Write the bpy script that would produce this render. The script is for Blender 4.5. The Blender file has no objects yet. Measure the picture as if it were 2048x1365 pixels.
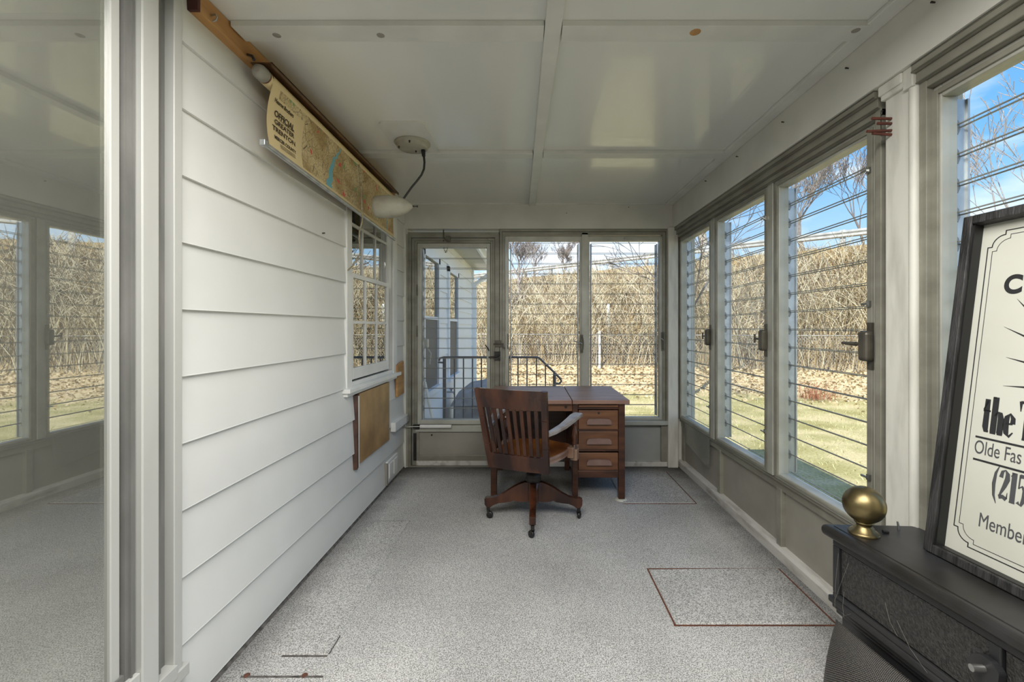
import bpy, math, random
import numpy as np
from mathutils import Vector, Matrix
random.seed(7); np.random.seed(7)
S = bpy.context.scene
COL = S.collection
# ------------------------------------------------------------------ camera, sky, sun, lights, exposure
F, CX, CY, H = 900.0, 1058.0, 655.0, 1.36
cam = bpy.data.cameras.new('camera'); camo = bpy.data.objects.new('camera', cam); COL.objects.link(camo)
cam.sensor_width = 36; cam.lens = F / 2048 * 36; cam.clip_start = .02; cam.clip_end = 400
cam.shift_x = -(CX - 1024) / 2048; cam.shift_y = -(682.5 - CY) / 2048
camo.location = (0, 0, H); camo.rotation_euler = (math.pi / 2, 0, 0)
S.camera = camo
S.view_settings.view_transform = 'Standard'; S.view_settings.look = 'None'
S.view_settings.exposure = 0.62; S.view_settings.gamma = 1; S.view_settings.use_curve_mapping = False
S.cycles.transparent_max_bounces = 24; S.cycles.max_bounces = 10; S.cycles.diffuse_bounces = 5
S.cycles.sample_clamp_indirect = 6; S.cycles.caustics_reflective = False; S.cycles.caustics_refractive = False

W = bpy.data.worlds.new('sky'); S.world = W; W.use_nodes = True
nt = W.node_tree; nt.nodes.clear()
def nn(t, ty, **k):
    n = t.nodes.new(ty)
    for a, v in k.items(): setattr(n, a, v)
    return n
out = nn(nt, 'ShaderNodeOutputWorld'); bg = nn(nt, 'ShaderNodeBackground')
tc = nn(nt, 'ShaderNodeTexCoord'); sp = nn(nt, 'ShaderNodeSeparateXYZ')
rp = nn(nt, 'ShaderNodeValToRGB'); e = rp.color_ramp.elements
e[0].position = 0.0; e[0].color = (.80, .86, .92, 1)
e[1].position = 1.0; e[1].color = (.06, .19, .50, 1)
for p, c in ((.13, (.42, .63, .86, 1)), (.28, (.17, .42, .78, 1)), (.5, (.09, .30, .66, 1))):
    k = e.new(p); k.color = c
mp = nn(nt, 'ShaderNodeMapping'); mp.inputs['Scale'].default_value = (2.2, 2.2, 7)
nz = nn(nt, 'ShaderNodeTexNoise'); nz.inputs['Scale'].default_value = 2.0; nz.inputs['Detail'].default_value = 6
cr = nn(nt, 'ShaderNodeValToRGB'); cr.color_ramp.elements[0].position = .47; cr.color_ramp.elements[1].position = .74
mx = nn(nt, 'ShaderNodeMix', data_type='RGBA'); mx.inputs[7].default_value = (.84, .88, .93, 1)
L = nt.links.new
L(tc.outputs['Generated'], sp.inputs[0]); L(sp.outputs['Z'], rp.inputs[0]); L(tc.outputs['Generated'], mp.inputs[0])
L(mp.outputs[0], nz.inputs[0]); L(nz.outputs[0], cr.inputs[0]); L(cr.outputs[0], mx.inputs[0]); L(rp.outputs[0], mx.inputs[6])
L(mx.outputs[2], bg.inputs[0]); L(bg.outputs[0], out.inputs[0]); bg.inputs[1].default_value = 1.0

def sun_lamp():
    d = bpy.data.lights.new('sun', 'SUN'); d.energy = 4.4; d.angle = .01; d.color = (1, .94, .82)
    o = bpy.data.objects.new('sun', d); COL.objects.link(o)
    o.rotation_euler = Vector((.60, .72, -1.0)).to_track_quat('-Z', 'Y').to_euler(); o.location = (-6, -8, 9)
sun_lamp()
def area(name, loc, aim, sx, sy, energy, color=(1, 1, 1)):
    d = bpy.data.lights.new(name, 'AREA'); d.shape = 'RECTANGLE'; d.size = sx; d.size_y = sy; d.energy = energy; d.color = color
    o = bpy.data.objects.new(name, d); COL.objects.link(o); o.location = loc
    o.rotation_euler = (Vector(aim) - Vector(loc)).to_track_quat('-Z', 'Y').to_euler()
    return o
area('porch_fill_light', (.0, .35, 2.46), (.0, .351, .3), 1.9, 1.4, 76, (1, .985, .95))

# ------------------------------------------------------------------ materials
M = {}
def mat(name, col, rough=.5, metal=0., col2=None, vs=4., det=4., lo=.35, hi=.65, bump=0., bs=60., st=(1, 1, 1), spec=.5, bst=(1, 1, 1), coat=0.):
    m = bpy.data.materials.new(name); m.use_nodes = True; t = m.node_tree; b = t.nodes['Principled BSDF']
    b.inputs['Base Color'].default_value = (*col, 1); b.inputs['Roughness'].default_value = rough
    b.inputs['Metallic'].default_value = metal; b.inputs['Specular IOR Level'].default_value = spec
    b.inputs['Coat Weight'].default_value = coat
    tcn = nn(t, 'ShaderNodeTexCoord')
    if col2:
        g = nn(t, 'ShaderNodeMapping'); g.inputs['Scale'].default_value = st
        n = nn(t, 'ShaderNodeTexNoise'); n.inputs['Scale'].default_value = vs; n.inputs['Detail'].default_value = det
        r = nn(t, 'ShaderNodeValToRGB'); q = r.color_ramp.elements
        q[0].position = lo; q[1].position = hi; q[0].color = (*col, 1); q[1].color = (*col2, 1)
        t.links.new(tcn.outputs['Object'], g.inputs[0]); t.links.new(g.outputs[0], n.inputs[0])
        t.links.new(n.outputs[0], r.inputs[0]); t.links.new(r.outputs[0], b.inputs['Base Color'])
    if bump:
        g = nn(t, 'ShaderNodeMapping'); g.inputs['Scale'].default_value = bst
        n = nn(t, 'ShaderNodeTexNoise'); n.inputs['Scale'].default_value = bs; n.inputs['Detail'].default_value = 3
        u = nn(t, 'ShaderNodeBump'); u.inputs['Strength'].default_value = bump; u.inputs['Distance'].default_value = .004
        t.links.new(tcn.outputs['Object'], g.inputs[0]); t.links.new(g.outputs[0], n.inputs[0])
        t.links.new(n.outputs[0], u.inputs['Height']); t.links.new(u.outputs[0], b.inputs['Normal'])
    M[name] = m; return m
mat('siding', (.74, .74, .71), .42, col2=(.67, .67, .64), vs=1.5, bump=.05, bs=30)
mat('ceiling_paint', (.78, .78, .735), .23, coat=.35, col2=(.70, .70, .655), vs=1.6, bump=.05, bs=8, st=(1, .25, 1))
mat('batten_paint', (.70, .70, .65), .4, col2=(.62, .62, .58), vs=5)
mat('header_paint', (.68, .67, .61), .5, col2=(.60, .59, .53), vs=3, bump=.05, bs=20)
mat('post_paint', (.66, .65, .58), .5, col2=(.50, .49, .43), vs=6, lo=.45, hi=.75, st=(3, 3, .6), bump=.2, bs=18)
mat('frame_metal', (.31, .30, .245), .40, .2, col2=(.215, .205, .165), vs=5, lo=.35, hi=.7, st=(1, 1, 2))
mat('frame_pale', (.50, .50, .44), .38, .2, col2=(.39, .385, .335), vs=6)
mat('frame_dark', (.16, .155, .12), .5, .2, col2=(.09, .09, .07), vs=8)
mat('alloy', (.55, .57, .58), .35, .7, col2=(.38, .40, .42), vs=14, st=(1, 1, .6), lo=.4, hi=.7)
mat('kick_panel', (.33, .31, .265), .5, col2=(.25, .235, .20), vs=2.5, bump=.05, bs=30)
mat('kick_cool', (.37, .38, .36), .5, col2=(.30, .30, .28), vs=2.5)
mat('curb_paint', (.58, .56, .52), .55, col2=(.30, .27, .24), vs=9, lo=.5, hi=.8, st=(2, .5, 2), bump=.2, bs=30)
mat('white_trim', (.80, .80, .77), .42, col2=(.72, .72, .69), vs=4)
mat('door_alloy', (.56, .56, .53), .4, .2, col2=(.48, .48, .45), vs=3, st=(1, 1, .3))
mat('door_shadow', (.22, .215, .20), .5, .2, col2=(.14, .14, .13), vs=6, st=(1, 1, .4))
mat('raw_wood', (.55, .30, .11), .55, col2=(.34, .16, .05), vs=6, st=(1.5, .35, 3), bump=.2, bs=40)
mat('rail_wood', (.17, .085, .03), .5, col2=(.09, .04, .015), vs=9, st=(1, .3, 1))
mat('clip_metal', (.25, .26, .27), .4, .5)
mat('red_end', (.08, .015, .012), .6, col2=(.05, .012, .01), vs=20)
mat('hardboard', (.42, .25, .10), .42, col2=(.26, .15, .06), vs=5, det=8, bump=.1, bs=30)
mat('dark_brown', (.045, .02, .014), .5, col2=(.09, .04, .025), vs=20)
mat('walnut', (.085, .028, .012), .22, col2=(.020, .007, .005), vs=7, st=(1, 1, .3), lo=.38, hi=.62, bump=.05, bs=60, coat=.2)
mat('walnut_pale', (.24, .15, .10), .35, col2=(.12, .05, .03), vs=8, st=(1, 1, .4), lo=.35, hi=.7)
mat('seat_wood', (.36, .13, .025), .28, col2=(.15, .045, .012), vs=5, st=(2, .7, 1), lo=.3, hi=.62, coat=.3)
mat('arm_wood_sheen', (.30, .27, .25), .3, col2=(.13, .075, .05), vs=10, lo=.45, hi=.8)  # pale grey paints the sky's reflection into the brown wood
mat('desk_top', (.36, .22, .17), .42, col2=(.22, .12, .09), vs=5, st=(.7, 2.5, 1), lo=.3, hi=.7, bump=.05, bs=30)
mat('desk_wood', (.095, .036, .018), .36, col2=(.035, .012, .007), vs=7, st=(.6, 1, 3), lo=.3, hi=.7)
mat('desk_drawer', (.19, .082, .036), .36, col2=(.095, .036, .017), vs=7, st=(.6, 1, 4), lo=.3, hi=.75)
mat('pull_wood', (.22, .14, .115), .35, col2=(.18, .11, .09), vs=10)
mat('iron', (.025, .024, .023), .4, .5, col2=(.05, .045, .04), vs=12)
mat('steel', (.42, .42, .40), .3, .9)
mat('bronze_box', (.12, .11, .085), .4, .4, col2=(.08, .07, .055), vs=10)
mat('lamp_shade', (.42, .40, .32), .5, col2=(.31, .29, .23), vs=9)
mat('black_rubber', (.012, .012, .012), .45)
mat('stove_iron', (.022, .022, .024), .42, .3, col2=(.034, .033, .034), vs=8, spec=.6)
mat('stove_top', (.05, .05, .054), .36, .5, col2=(.025, .022, .018), vs=3.5, lo=.4, hi=.65, spec=.6)
mat('stove_hammer', (.030, .029, .028), .36, .3, col2=(.058, .055, .052), vs=110, lo=.42, hi=.6, bump=1.0, bs=170)
mat('brass', (.26, .205, .10), .36, .95, col2=(.10, .075, .035), vs=7, lo=.35, hi=.7)
mat('black_wood', (.035, .034, .034), .5, col2=(.012, .012, .012), vs=9, st=(6, 6, .6), lo=.4, hi=.6, bump=.6, bs=60, bst=(3, 3, .3))
mat('black_flat', (.006, .006, .006), .5)
mat('sign_face', (.56, .56, .49), .35, col2=(.51, .51, .44), vs=3)
mat('ink', (.02, .02, .022), .5)
mat('ink_grey', (.065, .065, .07), .5)
mat('map_ink', (.05, .035, .02), .6)
mat('chime_wood', (.13, .035, .022), .5, col2=(.07, .018, .012), vs=20)
mat('lace', (.75, .75, .72), .8, col2=(.6, .6, .56), vs=60)
mat('shade_green', (.14, .16, .06), .7)
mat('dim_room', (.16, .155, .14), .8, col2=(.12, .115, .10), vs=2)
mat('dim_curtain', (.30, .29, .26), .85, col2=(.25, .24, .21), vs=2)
mat('tape', (.45, .40, .28), .8, col2=(.25, .2, .12), vs=60)
mat('caulk', (.05, .045, .04), .9, col2=(.14, .13, .12), vs=30)
mat('rust', (.16, .055, .025), .8, col2=(.08, .03, .02), vs=30)
mat('web', (.35, .33, .28), .7)
mat('web_fine', (.30, .29, .25), .7)
mat('concrete', (.36, .35, .34), .8, col2=(.28, .27, .26), vs=6, bump=.3, bs=60)
mat('out_siding', (.90, .89, .87), .5, col2=(.85, .84, .83), vs=1.5)
mat('out_trim', (.86, .87, .90), .5)
mat('soffit', (.52, .51, .48), .6)
mat('out_shutter', (.15, .14, .13), .6)
mat('rail_iron', (.16, .15, .15), .5, .3)
mat('guard_metal', (.62, .62, .60), .45, .3, col2=(.45, .44, .42), vs=4)
mat('chain_metal', (.50, .48, .44), .5, .4)
mat('tarp', (.40, .39, .40), .6, col2=(.28, .27, .28), vs=6)
mat('pvc', (.85, .85, .83), .5)
mat('bark', (.46, .41, .38), .85, col2=(.30, .26, .24), vs=12)
mat('bark_dark', (.20, .17, .16), .85)
mat('bark_pale', (.55, .50, .42), .85, col2=(.38, .34, .28), vs=8)
mat('cane_pale', (.86, .78, .58), .7)
mat('reed_pale', (.74, .64, .43), .8)
mat('leaf_tan', (.60, .49, .32), .8)
mat('reed_tan', (.55, .42, .23), .8)
mat('reed_grey', (.42, .36, .27), .8)
mat('reed_brown', (.21, .145, .08), .8)
mat('grass_blade', (.60, .58, .32), .8)
mat('leaf_red', (.35, .14, .08), .8)

def fin_glass(name, tint, refl, gloss=.0, edge=None):
    m = bpy.data.materials.new(name); m.use_nodes = True; t = m.node_tree; t.nodes.clear()
    o = nn(t, 'ShaderNodeOutputMaterial'); a = nn(t, 'ShaderNodeBsdfTransparent'); a.inputs[0].default_value = (*tint, 1)
    b = nn(t, 'ShaderNodeBsdfGlossy'); b.inputs['Roughness'].default_value = gloss; b.inputs[0].default_value = (.95, .96, .95, 1)
    x = nn(t, 'ShaderNodeMixShader')
    lw = nn(t, 'ShaderNodeLayerWeight'); lw.inputs[0].default_value = .5
    mm = nn(t, 'ShaderNodeMath', operation='MULTIPLY_ADD'); mm.inputs[1].default_value = .5; mm.inputs[2].default_value = refl
    pw = nn(t, 'ShaderNodeMath', operation='POWER'); pw.inputs[1].default_value = 4.5; t.links.new(lw.outputs['Facing'], pw.inputs[0]); t.links.new(pw.outputs[0], mm.inputs[0]); t.links.new(mm.outputs[0], x.inputs[0])
    
    if edge:     # diffuse film painting a pale haze into the pane
        df = nn(t, 'ShaderNodeBsdfDiffuse'); df.inputs[0].default_value = (.62, .62, .55, 1); y = nn(t, 'ShaderNodeMixShader'); y.inputs[0].default_value = edge
        t.links.new(a.outputs[0], y.inputs[1]); t.links.new(df.outputs[0], y.inputs[2]); a = y
    t.links.new(a.outputs[0], x.inputs[1]); t.links.new(b.outputs[0], x.inputs[2]); t.links.new(x.outputs[0], o.inputs[0])
    M[name] = m
fin_glass('louvre_glass', (.985, .99, .99), .004)
fin_glass('clear_sheet', (.98, .985, .98), .004)
fin_glass('cloudy_sheet', (.86, .87, .86), .03, .15, .15)
fin_glass('door_glass', (.75, .76, .70), .42, .0, .13)
fin_glass('sash_glass', (.7, .72, .68), .42)
mat('glass_edge', (.27, .27, .245), .3)

def special_carpet():
    m = bpy.data.materials.new('carpet'); m.use_nodes = True; t = m.node_tree; b = t.nodes['Principled BSDF']; lk = t.links.new
    c = nn(t, 'ShaderNodeTexCoord')
    n1 = nn(t, 'ShaderNodeTexNoise'); n1.inputs['Scale'].default_value = 210; n1.inputs['Detail'].default_value = 3
    r1 = nn(t, 'ShaderNodeValToRGB'); q = r1.color_ramp.elements
    q[0].position = .38; q[0].color = (.22, .214, .203, 1); q[1].position = .60; q[1].color = (.64, .63, .605, 1)
    lift = nn(t, 'ShaderNodeMapping'); lift.inputs['Location'].default_value = (.013, .017, .3771); lk(c.outputs['Object'], lift.inputs[0])
    n2 = nn(t, 'ShaderNodeTexNoise'); n2.inputs['Scale'].default_value = 1.6; n2.inputs['Detail'].default_value = 5
    r2 = nn(t, 'ShaderNodeMapRange'); r2.inputs[1].default_value = .3; r2.inputs[2].default_value = .7; r2.inputs[3].default_value = .80; r2.inputs[4].default_value = 1.08
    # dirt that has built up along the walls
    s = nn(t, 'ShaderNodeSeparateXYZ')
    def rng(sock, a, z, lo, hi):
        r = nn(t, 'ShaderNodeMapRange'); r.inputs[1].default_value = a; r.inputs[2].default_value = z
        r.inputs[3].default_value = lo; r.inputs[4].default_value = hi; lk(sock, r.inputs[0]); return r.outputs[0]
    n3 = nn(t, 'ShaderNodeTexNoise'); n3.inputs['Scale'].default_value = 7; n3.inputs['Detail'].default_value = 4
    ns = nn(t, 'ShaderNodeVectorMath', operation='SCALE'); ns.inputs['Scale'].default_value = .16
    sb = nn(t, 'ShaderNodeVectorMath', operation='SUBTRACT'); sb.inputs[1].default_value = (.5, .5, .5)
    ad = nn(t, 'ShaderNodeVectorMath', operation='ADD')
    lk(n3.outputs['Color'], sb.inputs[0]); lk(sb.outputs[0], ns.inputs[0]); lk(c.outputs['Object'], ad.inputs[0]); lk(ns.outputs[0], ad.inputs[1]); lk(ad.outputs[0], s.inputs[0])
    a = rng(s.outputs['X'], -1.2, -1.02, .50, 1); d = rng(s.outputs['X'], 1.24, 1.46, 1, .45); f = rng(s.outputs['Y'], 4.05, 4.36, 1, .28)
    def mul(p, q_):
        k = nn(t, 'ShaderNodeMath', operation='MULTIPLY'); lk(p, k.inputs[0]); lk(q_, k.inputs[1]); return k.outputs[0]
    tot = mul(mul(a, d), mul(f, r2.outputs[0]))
    vm = nn(t, 'ShaderNodeVectorMath', operation='SCALE')
    lk(lift.outputs[0], n1.inputs[0]); lk(n1.outputs[0], r1.inputs[0]); lk(lift.outputs[0], n2.inputs[0]); lk(n2.outputs[0], r2.inputs[0])
    lk(lift.outputs[0], n3.inputs[0])
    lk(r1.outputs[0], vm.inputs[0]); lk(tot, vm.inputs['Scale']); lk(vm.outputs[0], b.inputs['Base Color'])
    u = nn(t, 'ShaderNodeBump'); u.inputs['Strength'].default_value = .7; u.inputs['Distance'].default_value = .004
    lk(n1.outputs[0], u.inputs['Height']); lk(u.outputs[0], b.inputs['Normal'])
    b.inputs['Roughness'].default_value = .95; b.inputs['Specular IOR Level'].default_value = .1
    M['carpet'] = m
special_carpet()

def special_map():
    m = bpy.data.materials.new('map_print'); m.use_nodes = True; t = m.node_tree; b = t.nodes['Principled BSDF']; lk = t.links.new
    c = nn(t, 'ShaderNodeUVMap'); s = nn(t, 'ShaderNodeSeparateXYZ'); lk(c.outputs[0], s.inputs[0])
    g = nn(t, 'ShaderNodeMapping'); g.inputs['Scale'].default_value = (7, 1.4, 1); lk(c.outputs[0], g.inputs[0])
    def noise(sc, det=4, dist=0):
        n = nn(t, 'ShaderNodeTexNoise'); n.inputs['Scale'].default_value = sc; n.inputs['Detail'].default_value = det; n.inputs['Distortion'].default_value = dist
        lk(g.outputs[0], n.inputs[0]); return n
    def ramp(sock, a, z):
        r = nn(t, 'ShaderNodeMapRange'); r.inputs[1].default_value = a; r.inputs[2].default_value = z; lk(sock, r.inputs[0]); return r.outputs[0]
    def mixc(fac, ca, cb):
        k = nn(t, 'ShaderNodeMix', data_type='RGBA'); lk(fac, k.inputs[0])
        for i, v in ((6, ca), (7, cb)):
            if isinstance(v, tuple): k.inputs[i].default_value = (*v, 1)
            else: lk(v, k.inputs[i])
        return k.outputs[2]
    def mth(op, *v):
        k = nn(t, 'ShaderNodeMath', operation=op)
        for i, x in enumerate(v):
            if isinstance(x, (int, float)): k.inputs[i].default_value = x
            else: lk(x, k.inputs[i])
        return k.outputs[0]
    base = mixc(ramp(noise(1.2).outputs[0], .42, .6), (.66, .54, .30), (.42, .29, .12))
    vo = nn(t, 'ShaderNodeTexVoronoi', feature='DISTANCE_TO_EDGE'); vo.inputs['Scale'].default_value = 6; lk(g.outputs[0], vo.inputs[0])
    vo2 = nn(t, 'ShaderNodeTexVoronoi', feature='DISTANCE_TO_EDGE'); vo2.inputs['Scale'].default_value = 16; lk(g.outputs[0], vo2.inputs[0])
    body = mixc(mth('MULTIPLY', ramp(vo2.outputs[0], .07, .03), .55), base, (.22, .13, .06))
    body = mixc(mth('MULTIPLY', ramp(vo.outputs[0], .025, .01), .9), body, (.10, .07, .05))
    n5 = noise(2.3, 2); body = mixc(ramp(n5.outputs[0], .66, .68), body, (.22, .34, .14))
    n6 = nn(t, 'ShaderNodeTexNoise'); n6.inputs['Scale'].default_value = 3.1; n6.inputs['Detail'].default_value = 1
    g2 = nn(t, 'ShaderNodeMapping'); g2.inputs['Location'].default_value = (5, 3, 2); g2.inputs['Scale'].default_value = (9, 2, 1); lk(c.outputs[0], g2.inputs[0]); lk(g2.outputs[0], n6.inputs[0])
    body = mixc(ramp(n6.outputs[0], .70, .71), body, (.62, .10, .08))
    # river: a wandering band
    nr = nn(t, 'ShaderNodeTexNoise', noise_dimensions='1D'); nr.inputs['Scale'].default_value = 5; nr.inputs['Detail'].default_value = 3
    lk(s.outputs['Y'], nr.inputs['W'])
    cen = mth('ADD', mth('MULTIPLY', mth('SUBTRACT', nr.outputs[0], .5), .06), mth('MULTIPLY_ADD', s.outputs['Y'], .08, .315))
    dist = mth('ABSOLUTE', mth('SUBTRACT', s.outputs['X'], cen))
    wid = mth('MULTIPLY_ADD', s.outputs['Y'], -.020, .022)
    body = mixc(mth('LESS_THAN', dist, wid), body, (.16, .42, .50))
    cen2 = mth('ADD', mth('MULTIPLY', mth('SUBTRACT', nr.outputs[0], .5), .05), .90)
    body = mixc(mth('LESS_THAN', mth('ABSOLUTE', mth('SUBTRACT', s.outputs['X'], cen2)), .006), body, (.16, .38, .50))
    # plain title margin and border
    margin = mth('MAXIMUM', mth('LESS_THAN', s.outputs['X'], .035), mth('LESS_THAN', s.outputs['Y'], .12))
    title = mth('MULTIPLY', mth('LESS_THAN', s.outputs['X'], .165), mth('LESS_THAN', s.outputs['Y'], .86))
    fac = mth('MAXIMUM', margin, title)
    fin = mixc(fac, body, (.70, .56, .31))
    lk(fin, b.inputs['Base Color']); b.inputs['Roughness'].default_value = .5
    M['map_print'] = m
special_map()

def special_mesh():
    m = bpy.data.materials.new('wire_weave'); m.use_nodes = True; t = m.node_tree; b = t.nodes['Principled BSDF']; lk = t.links.new
    c = nn(t, 'ShaderNodeUVMap'); g = nn(t, 'ShaderNodeMapping'); g.inputs['Scale'].default_value = (112, 62, 1); g.inputs['Rotation'].default_value = (0, 0, .35)
    k = nn(t, 'ShaderNodeTexVoronoi'); k.inputs['Scale'].default_value = 1.0; k.inputs['Randomness'].default_value = .12
    r = nn(t, 'ShaderNodeValToRGB'); q = r.color_ramp.elements
    q[0].position = .15; q[0].color = (.19, .17, .145, 1); q[1].position = .38; q[1].color = (.008, .008, .008, 1)
    u = nn(t, 'ShaderNodeBump'); u.inputs['Strength'].default_value = .8; u.inputs['Distance'].default_value = .003; u.invert = True
    lk(c.outputs[0], g.inputs[0]); lk(g.outputs[0], k.inputs[0]); lk(k.outputs['Distance'], r.inputs[0]); lk(r.outputs[0], b.inputs['Base Color'])
    lk(k.outputs['Distance'], u.inputs['Height']); lk(u.outputs[0], b.inputs['Normal']); b.inputs['Roughness'].default_value = .5
    M['wire_weave'] = m
special_mesh()

def special_ground():
    m = bpy.data.materials.new('ground'); m.use_nodes = True; t = m.node_tree; b = t.nodes['Principled BSDF']; lk = t.links.new
    c = nn(t, 'ShaderNodeTexCoord'); at = nn(t, 'ShaderNodeAttribute', attribute_name='zone')
    def noise(sc, det=5):
        n = nn(t, 'ShaderNodeTexNoise'); n.inputs['Scale'].default_value = sc; n.inputs['Detail'].default_value = det; lk(c.outputs['Object'], n.inputs[0]); return n.outputs[0]
    def ramp(sock, *st):
        r = nn(t, 'ShaderNodeValToRGB'); q = r.color_ramp.elements
        q[0].position, q[0].color = st[0][0], (*st[0][1], 1); q[1].position, q[1].color = st[1][0], (*st[1][1], 1)
        for p, cc in st[2:]: k = q.new(p); k.color = (*cc, 1)
        lk(sock, r.inputs[0]); return r.outputs[0]
    lawn = ramp(noise(1.3), (.35, (.37, .33, .15)), (.62, (.60, .51, .31)), (.5, (.47, .42, .22)))
    fine = ramp(noise(30, 3), (.35, (.75, .75, .7)), (.6, (1.1, 1.1, 1.05)))
    leaf = ramp(noise(9, 6), (.35, (.33, .25, .15)), (.62, (.70, .60, .42)), (.5, (.52, .42, .27)))
    bank = ramp(noise(5, 6), (.35, (.22, .155, .085)), (.65, (.48, .36, .20)))
    def mx3(fac, a, z, bt='MIX'):
        k = nn(t, 'ShaderNodeMix', data_type='RGBA', blend_type=bt)
        if isinstance(fac, float): k.inputs[0].default_value = fac
        else: lk(fac, k.inputs[0])
        lk(a, k.inputs[6]); lk(z, k.inputs[7]); return k.outputs[2]
    def step(a, z):
        r = nn(t, 'ShaderNodeMapRange'); r.inputs[1].default_value = a; r.inputs[2].default_value = z; lk(ad, r.inputs[0]); return r.outputs[0]
    k = nn(t, 'ShaderNodeMath', operation='MULTIPLY_ADD'); lk(noise(.9, 5), k.inputs[0]); k.inputs[1].default_value = .7; k.inputs[2].default_value = -.35
    a2 = nn(t, 'ShaderNodeMath', operation='ADD'); lk(at.outputs['Fac'], a2.inputs[0]); lk(k.outputs[0], a2.inputs[1]); ad = a2.outputs[0]
    col = mx3(1.0, mx3(step(1.8, 2.2), mx3(step(.75, 1.15), lawn, leaf), bank), fine, 'MULTIPLY')
    lk(col, b.inputs['Base Color']); b.inputs['Roughness'].default_value = .95; b.inputs['Specular IOR Level'].default_value = .1
    M['ground'] = m
special_ground()

# ------------------------------------------------------------------ geometry helpers
ORG = {}
def org(o): return ORG.get(o.name, Vector((0, 0, 0))) if o else Vector((0, 0, 0))
class MB:
    def __init__(s): s.v = []; s.f = []; s.mi = []; s.sm = []; s.uv = None
    def add(s, vs, fs, mi=0, smooth=False):
        n = len(s.v); s.v += [tuple(p) for p in vs]
        for f in fs: s.f.append(tuple(n + i for i in f)); s.mi.append(mi); s.sm.append(smooth)
        return s
    def box(s, x0, x1, y0, y1, z0, z1, mi=0):
        x0, x1 = sorted((x0, x1)); y0, y1 = sorted((y0, y1)); z0, z1 = sorted((z0, z1))
        return s.add([(x0, y0, z0), (x1, y0, z0), (x1, y1, z0), (x0, y1, z0), (x0, y0, z1), (x1, y0, z1), (x1, y1, z1), (x0, y1, z1)],
                     [(0, 3, 2, 1), (4, 5, 6, 7), (0, 1, 5, 4), (1, 2, 6, 5), (2, 3, 7, 6), (3, 0, 4, 7)], mi)
    def hexa(s, p, mi=0):   # 8 points, bottom four then top four
        return s.add(p, [(0, 3, 2, 1), (4, 5, 6, 7), (0, 1, 5, 4), (1, 2, 6, 5), (2, 3, 7, 6), (3, 0, 4, 7)], mi)
    def prism(s, poly, d, mi=0, smooth=False):   # polygon of 3-D points pushed along d
        n = len(poly); a = [Vector(p) for p in poly]; b = [p + Vector(d) for p in a]
        s.add(a + b, [tuple(range(n))[::-1], tuple(range(n, 2 * n))], mi)
        s.add(a + b, [(i, (i + 1) % n, n + (i + 1) % n, n + i) for i in range(n)], mi, smooth); return s
    def beam(s, p0, p1, w, d, side=(1, 0, 0), mi=0, w1=None, d1=None):
        p0, p1 = Vector(p0), Vector(p1); ax = (p1 - p0).normalized(); sd = Vector(side); sd = (sd - ax * sd.dot(ax)).normalized(); n = ax.cross(sd)
        w1 = w if w1 is None else w1; d1 = d if d1 is None else d1; P = []
        for p, ww, dd in ((p0, w, d), (p1, w1, d1)):
            P += [p - sd * ww / 2 - n * dd / 2, p + sd * ww / 2 - n * dd / 2, p + sd * ww / 2 + n * dd / 2, p - sd * ww / 2 + n * dd / 2]
        return s.hexa(P, mi)
    def tube(s, pts, r, n=8, mi=0, cap=True):
        pts = [Vector(p) for p in pts]; rs = r if isinstance(r, (list, tuple)) else [r] * len(pts); vs = []; fs = []; up = None
        for i, p in enumerate(pts):
            a = (pts[min(i + 1, len(pts) - 1)] - pts[max(i - 1, 0)]).normalized()
            if up is None: up = Vector((0, 0, 1)) if abs(a.z) < .9 else Vector((1, 0, 0))
            x = a.cross(up).normalized(); y = x.cross(a).normalized(); up = y
            for k in range(n):
                t = 2 * math.pi * k / n; vs.append(p + x * math.cos(t) * rs[i] + y * math.sin(t) * rs[i])
        for i in range(len(pts) - 1):
            for k in range(n): fs.append((i * n + k, i * n + (k + 1) % n, (i + 1) * n + (k + 1) % n, (i + 1) * n + k))
        s.add(vs, fs, mi, True)
        if cap: s.add(vs, [tuple(range(n))[::-1], tuple((len(pts) - 1) * n + k for k in range(n))], mi)
        return s
    def lathe(s, o, ax, prof, n=24, mi=0):   # prof = (distance along the axis, radius)
        o = Vector(o); ax = Vector(ax).normalized(); u = Vector((0, 0, 1)) if abs(ax.z) < .9 else Vector((1, 0, 0)); x = ax.cross(u).normalized(); y = ax.cross(x); vs = []; fs = []
        for h, r in prof:
            for k in range(n):
                t = 2 * math.pi * k / n; vs.append(o + ax * h + x * math.cos(t) * r + y * math.sin(t) * r)
        for i in range(len(prof) - 1):
            for k in range(n): fs.append((i * n + k, i * n + (k + 1) % n, (i + 1) * n + (k + 1) % n, (i + 1) * n + k))
        s.add(vs, fs, mi, True)
        s.add(vs, [tuple(range(n))[::-1], tuple((len(prof) - 1) * n + k for k in range(n))], mi); return s
    def ribbon(s, pts, ws, O, e1, e2, off, mi=0):   # flat stroke in a plane, pts and widths in plane units
        P = []
        for i, (a, b) in enumerate(pts):
            q = Vector(pts[min(i + 1, len(pts) - 1)]) - Vector(pts[max(i - 1, 0)]); q = Vector((q[0], q[1], 0)).normalized(); nx, ny = -q[1], q[0]; w = ws[i] / 2 if isinstance(ws, (list, tuple)) else ws / 2
            for sg in (-1, 1): P.append(O + e1 * (a + nx * w * sg) + e2 * (b + ny * w * sg) + off)
        return s.add(P, [(2 * i, 2 * i + 2, 2 * i + 3, 2 * i + 1) for i in range(len(pts) - 1)], mi)
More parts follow.
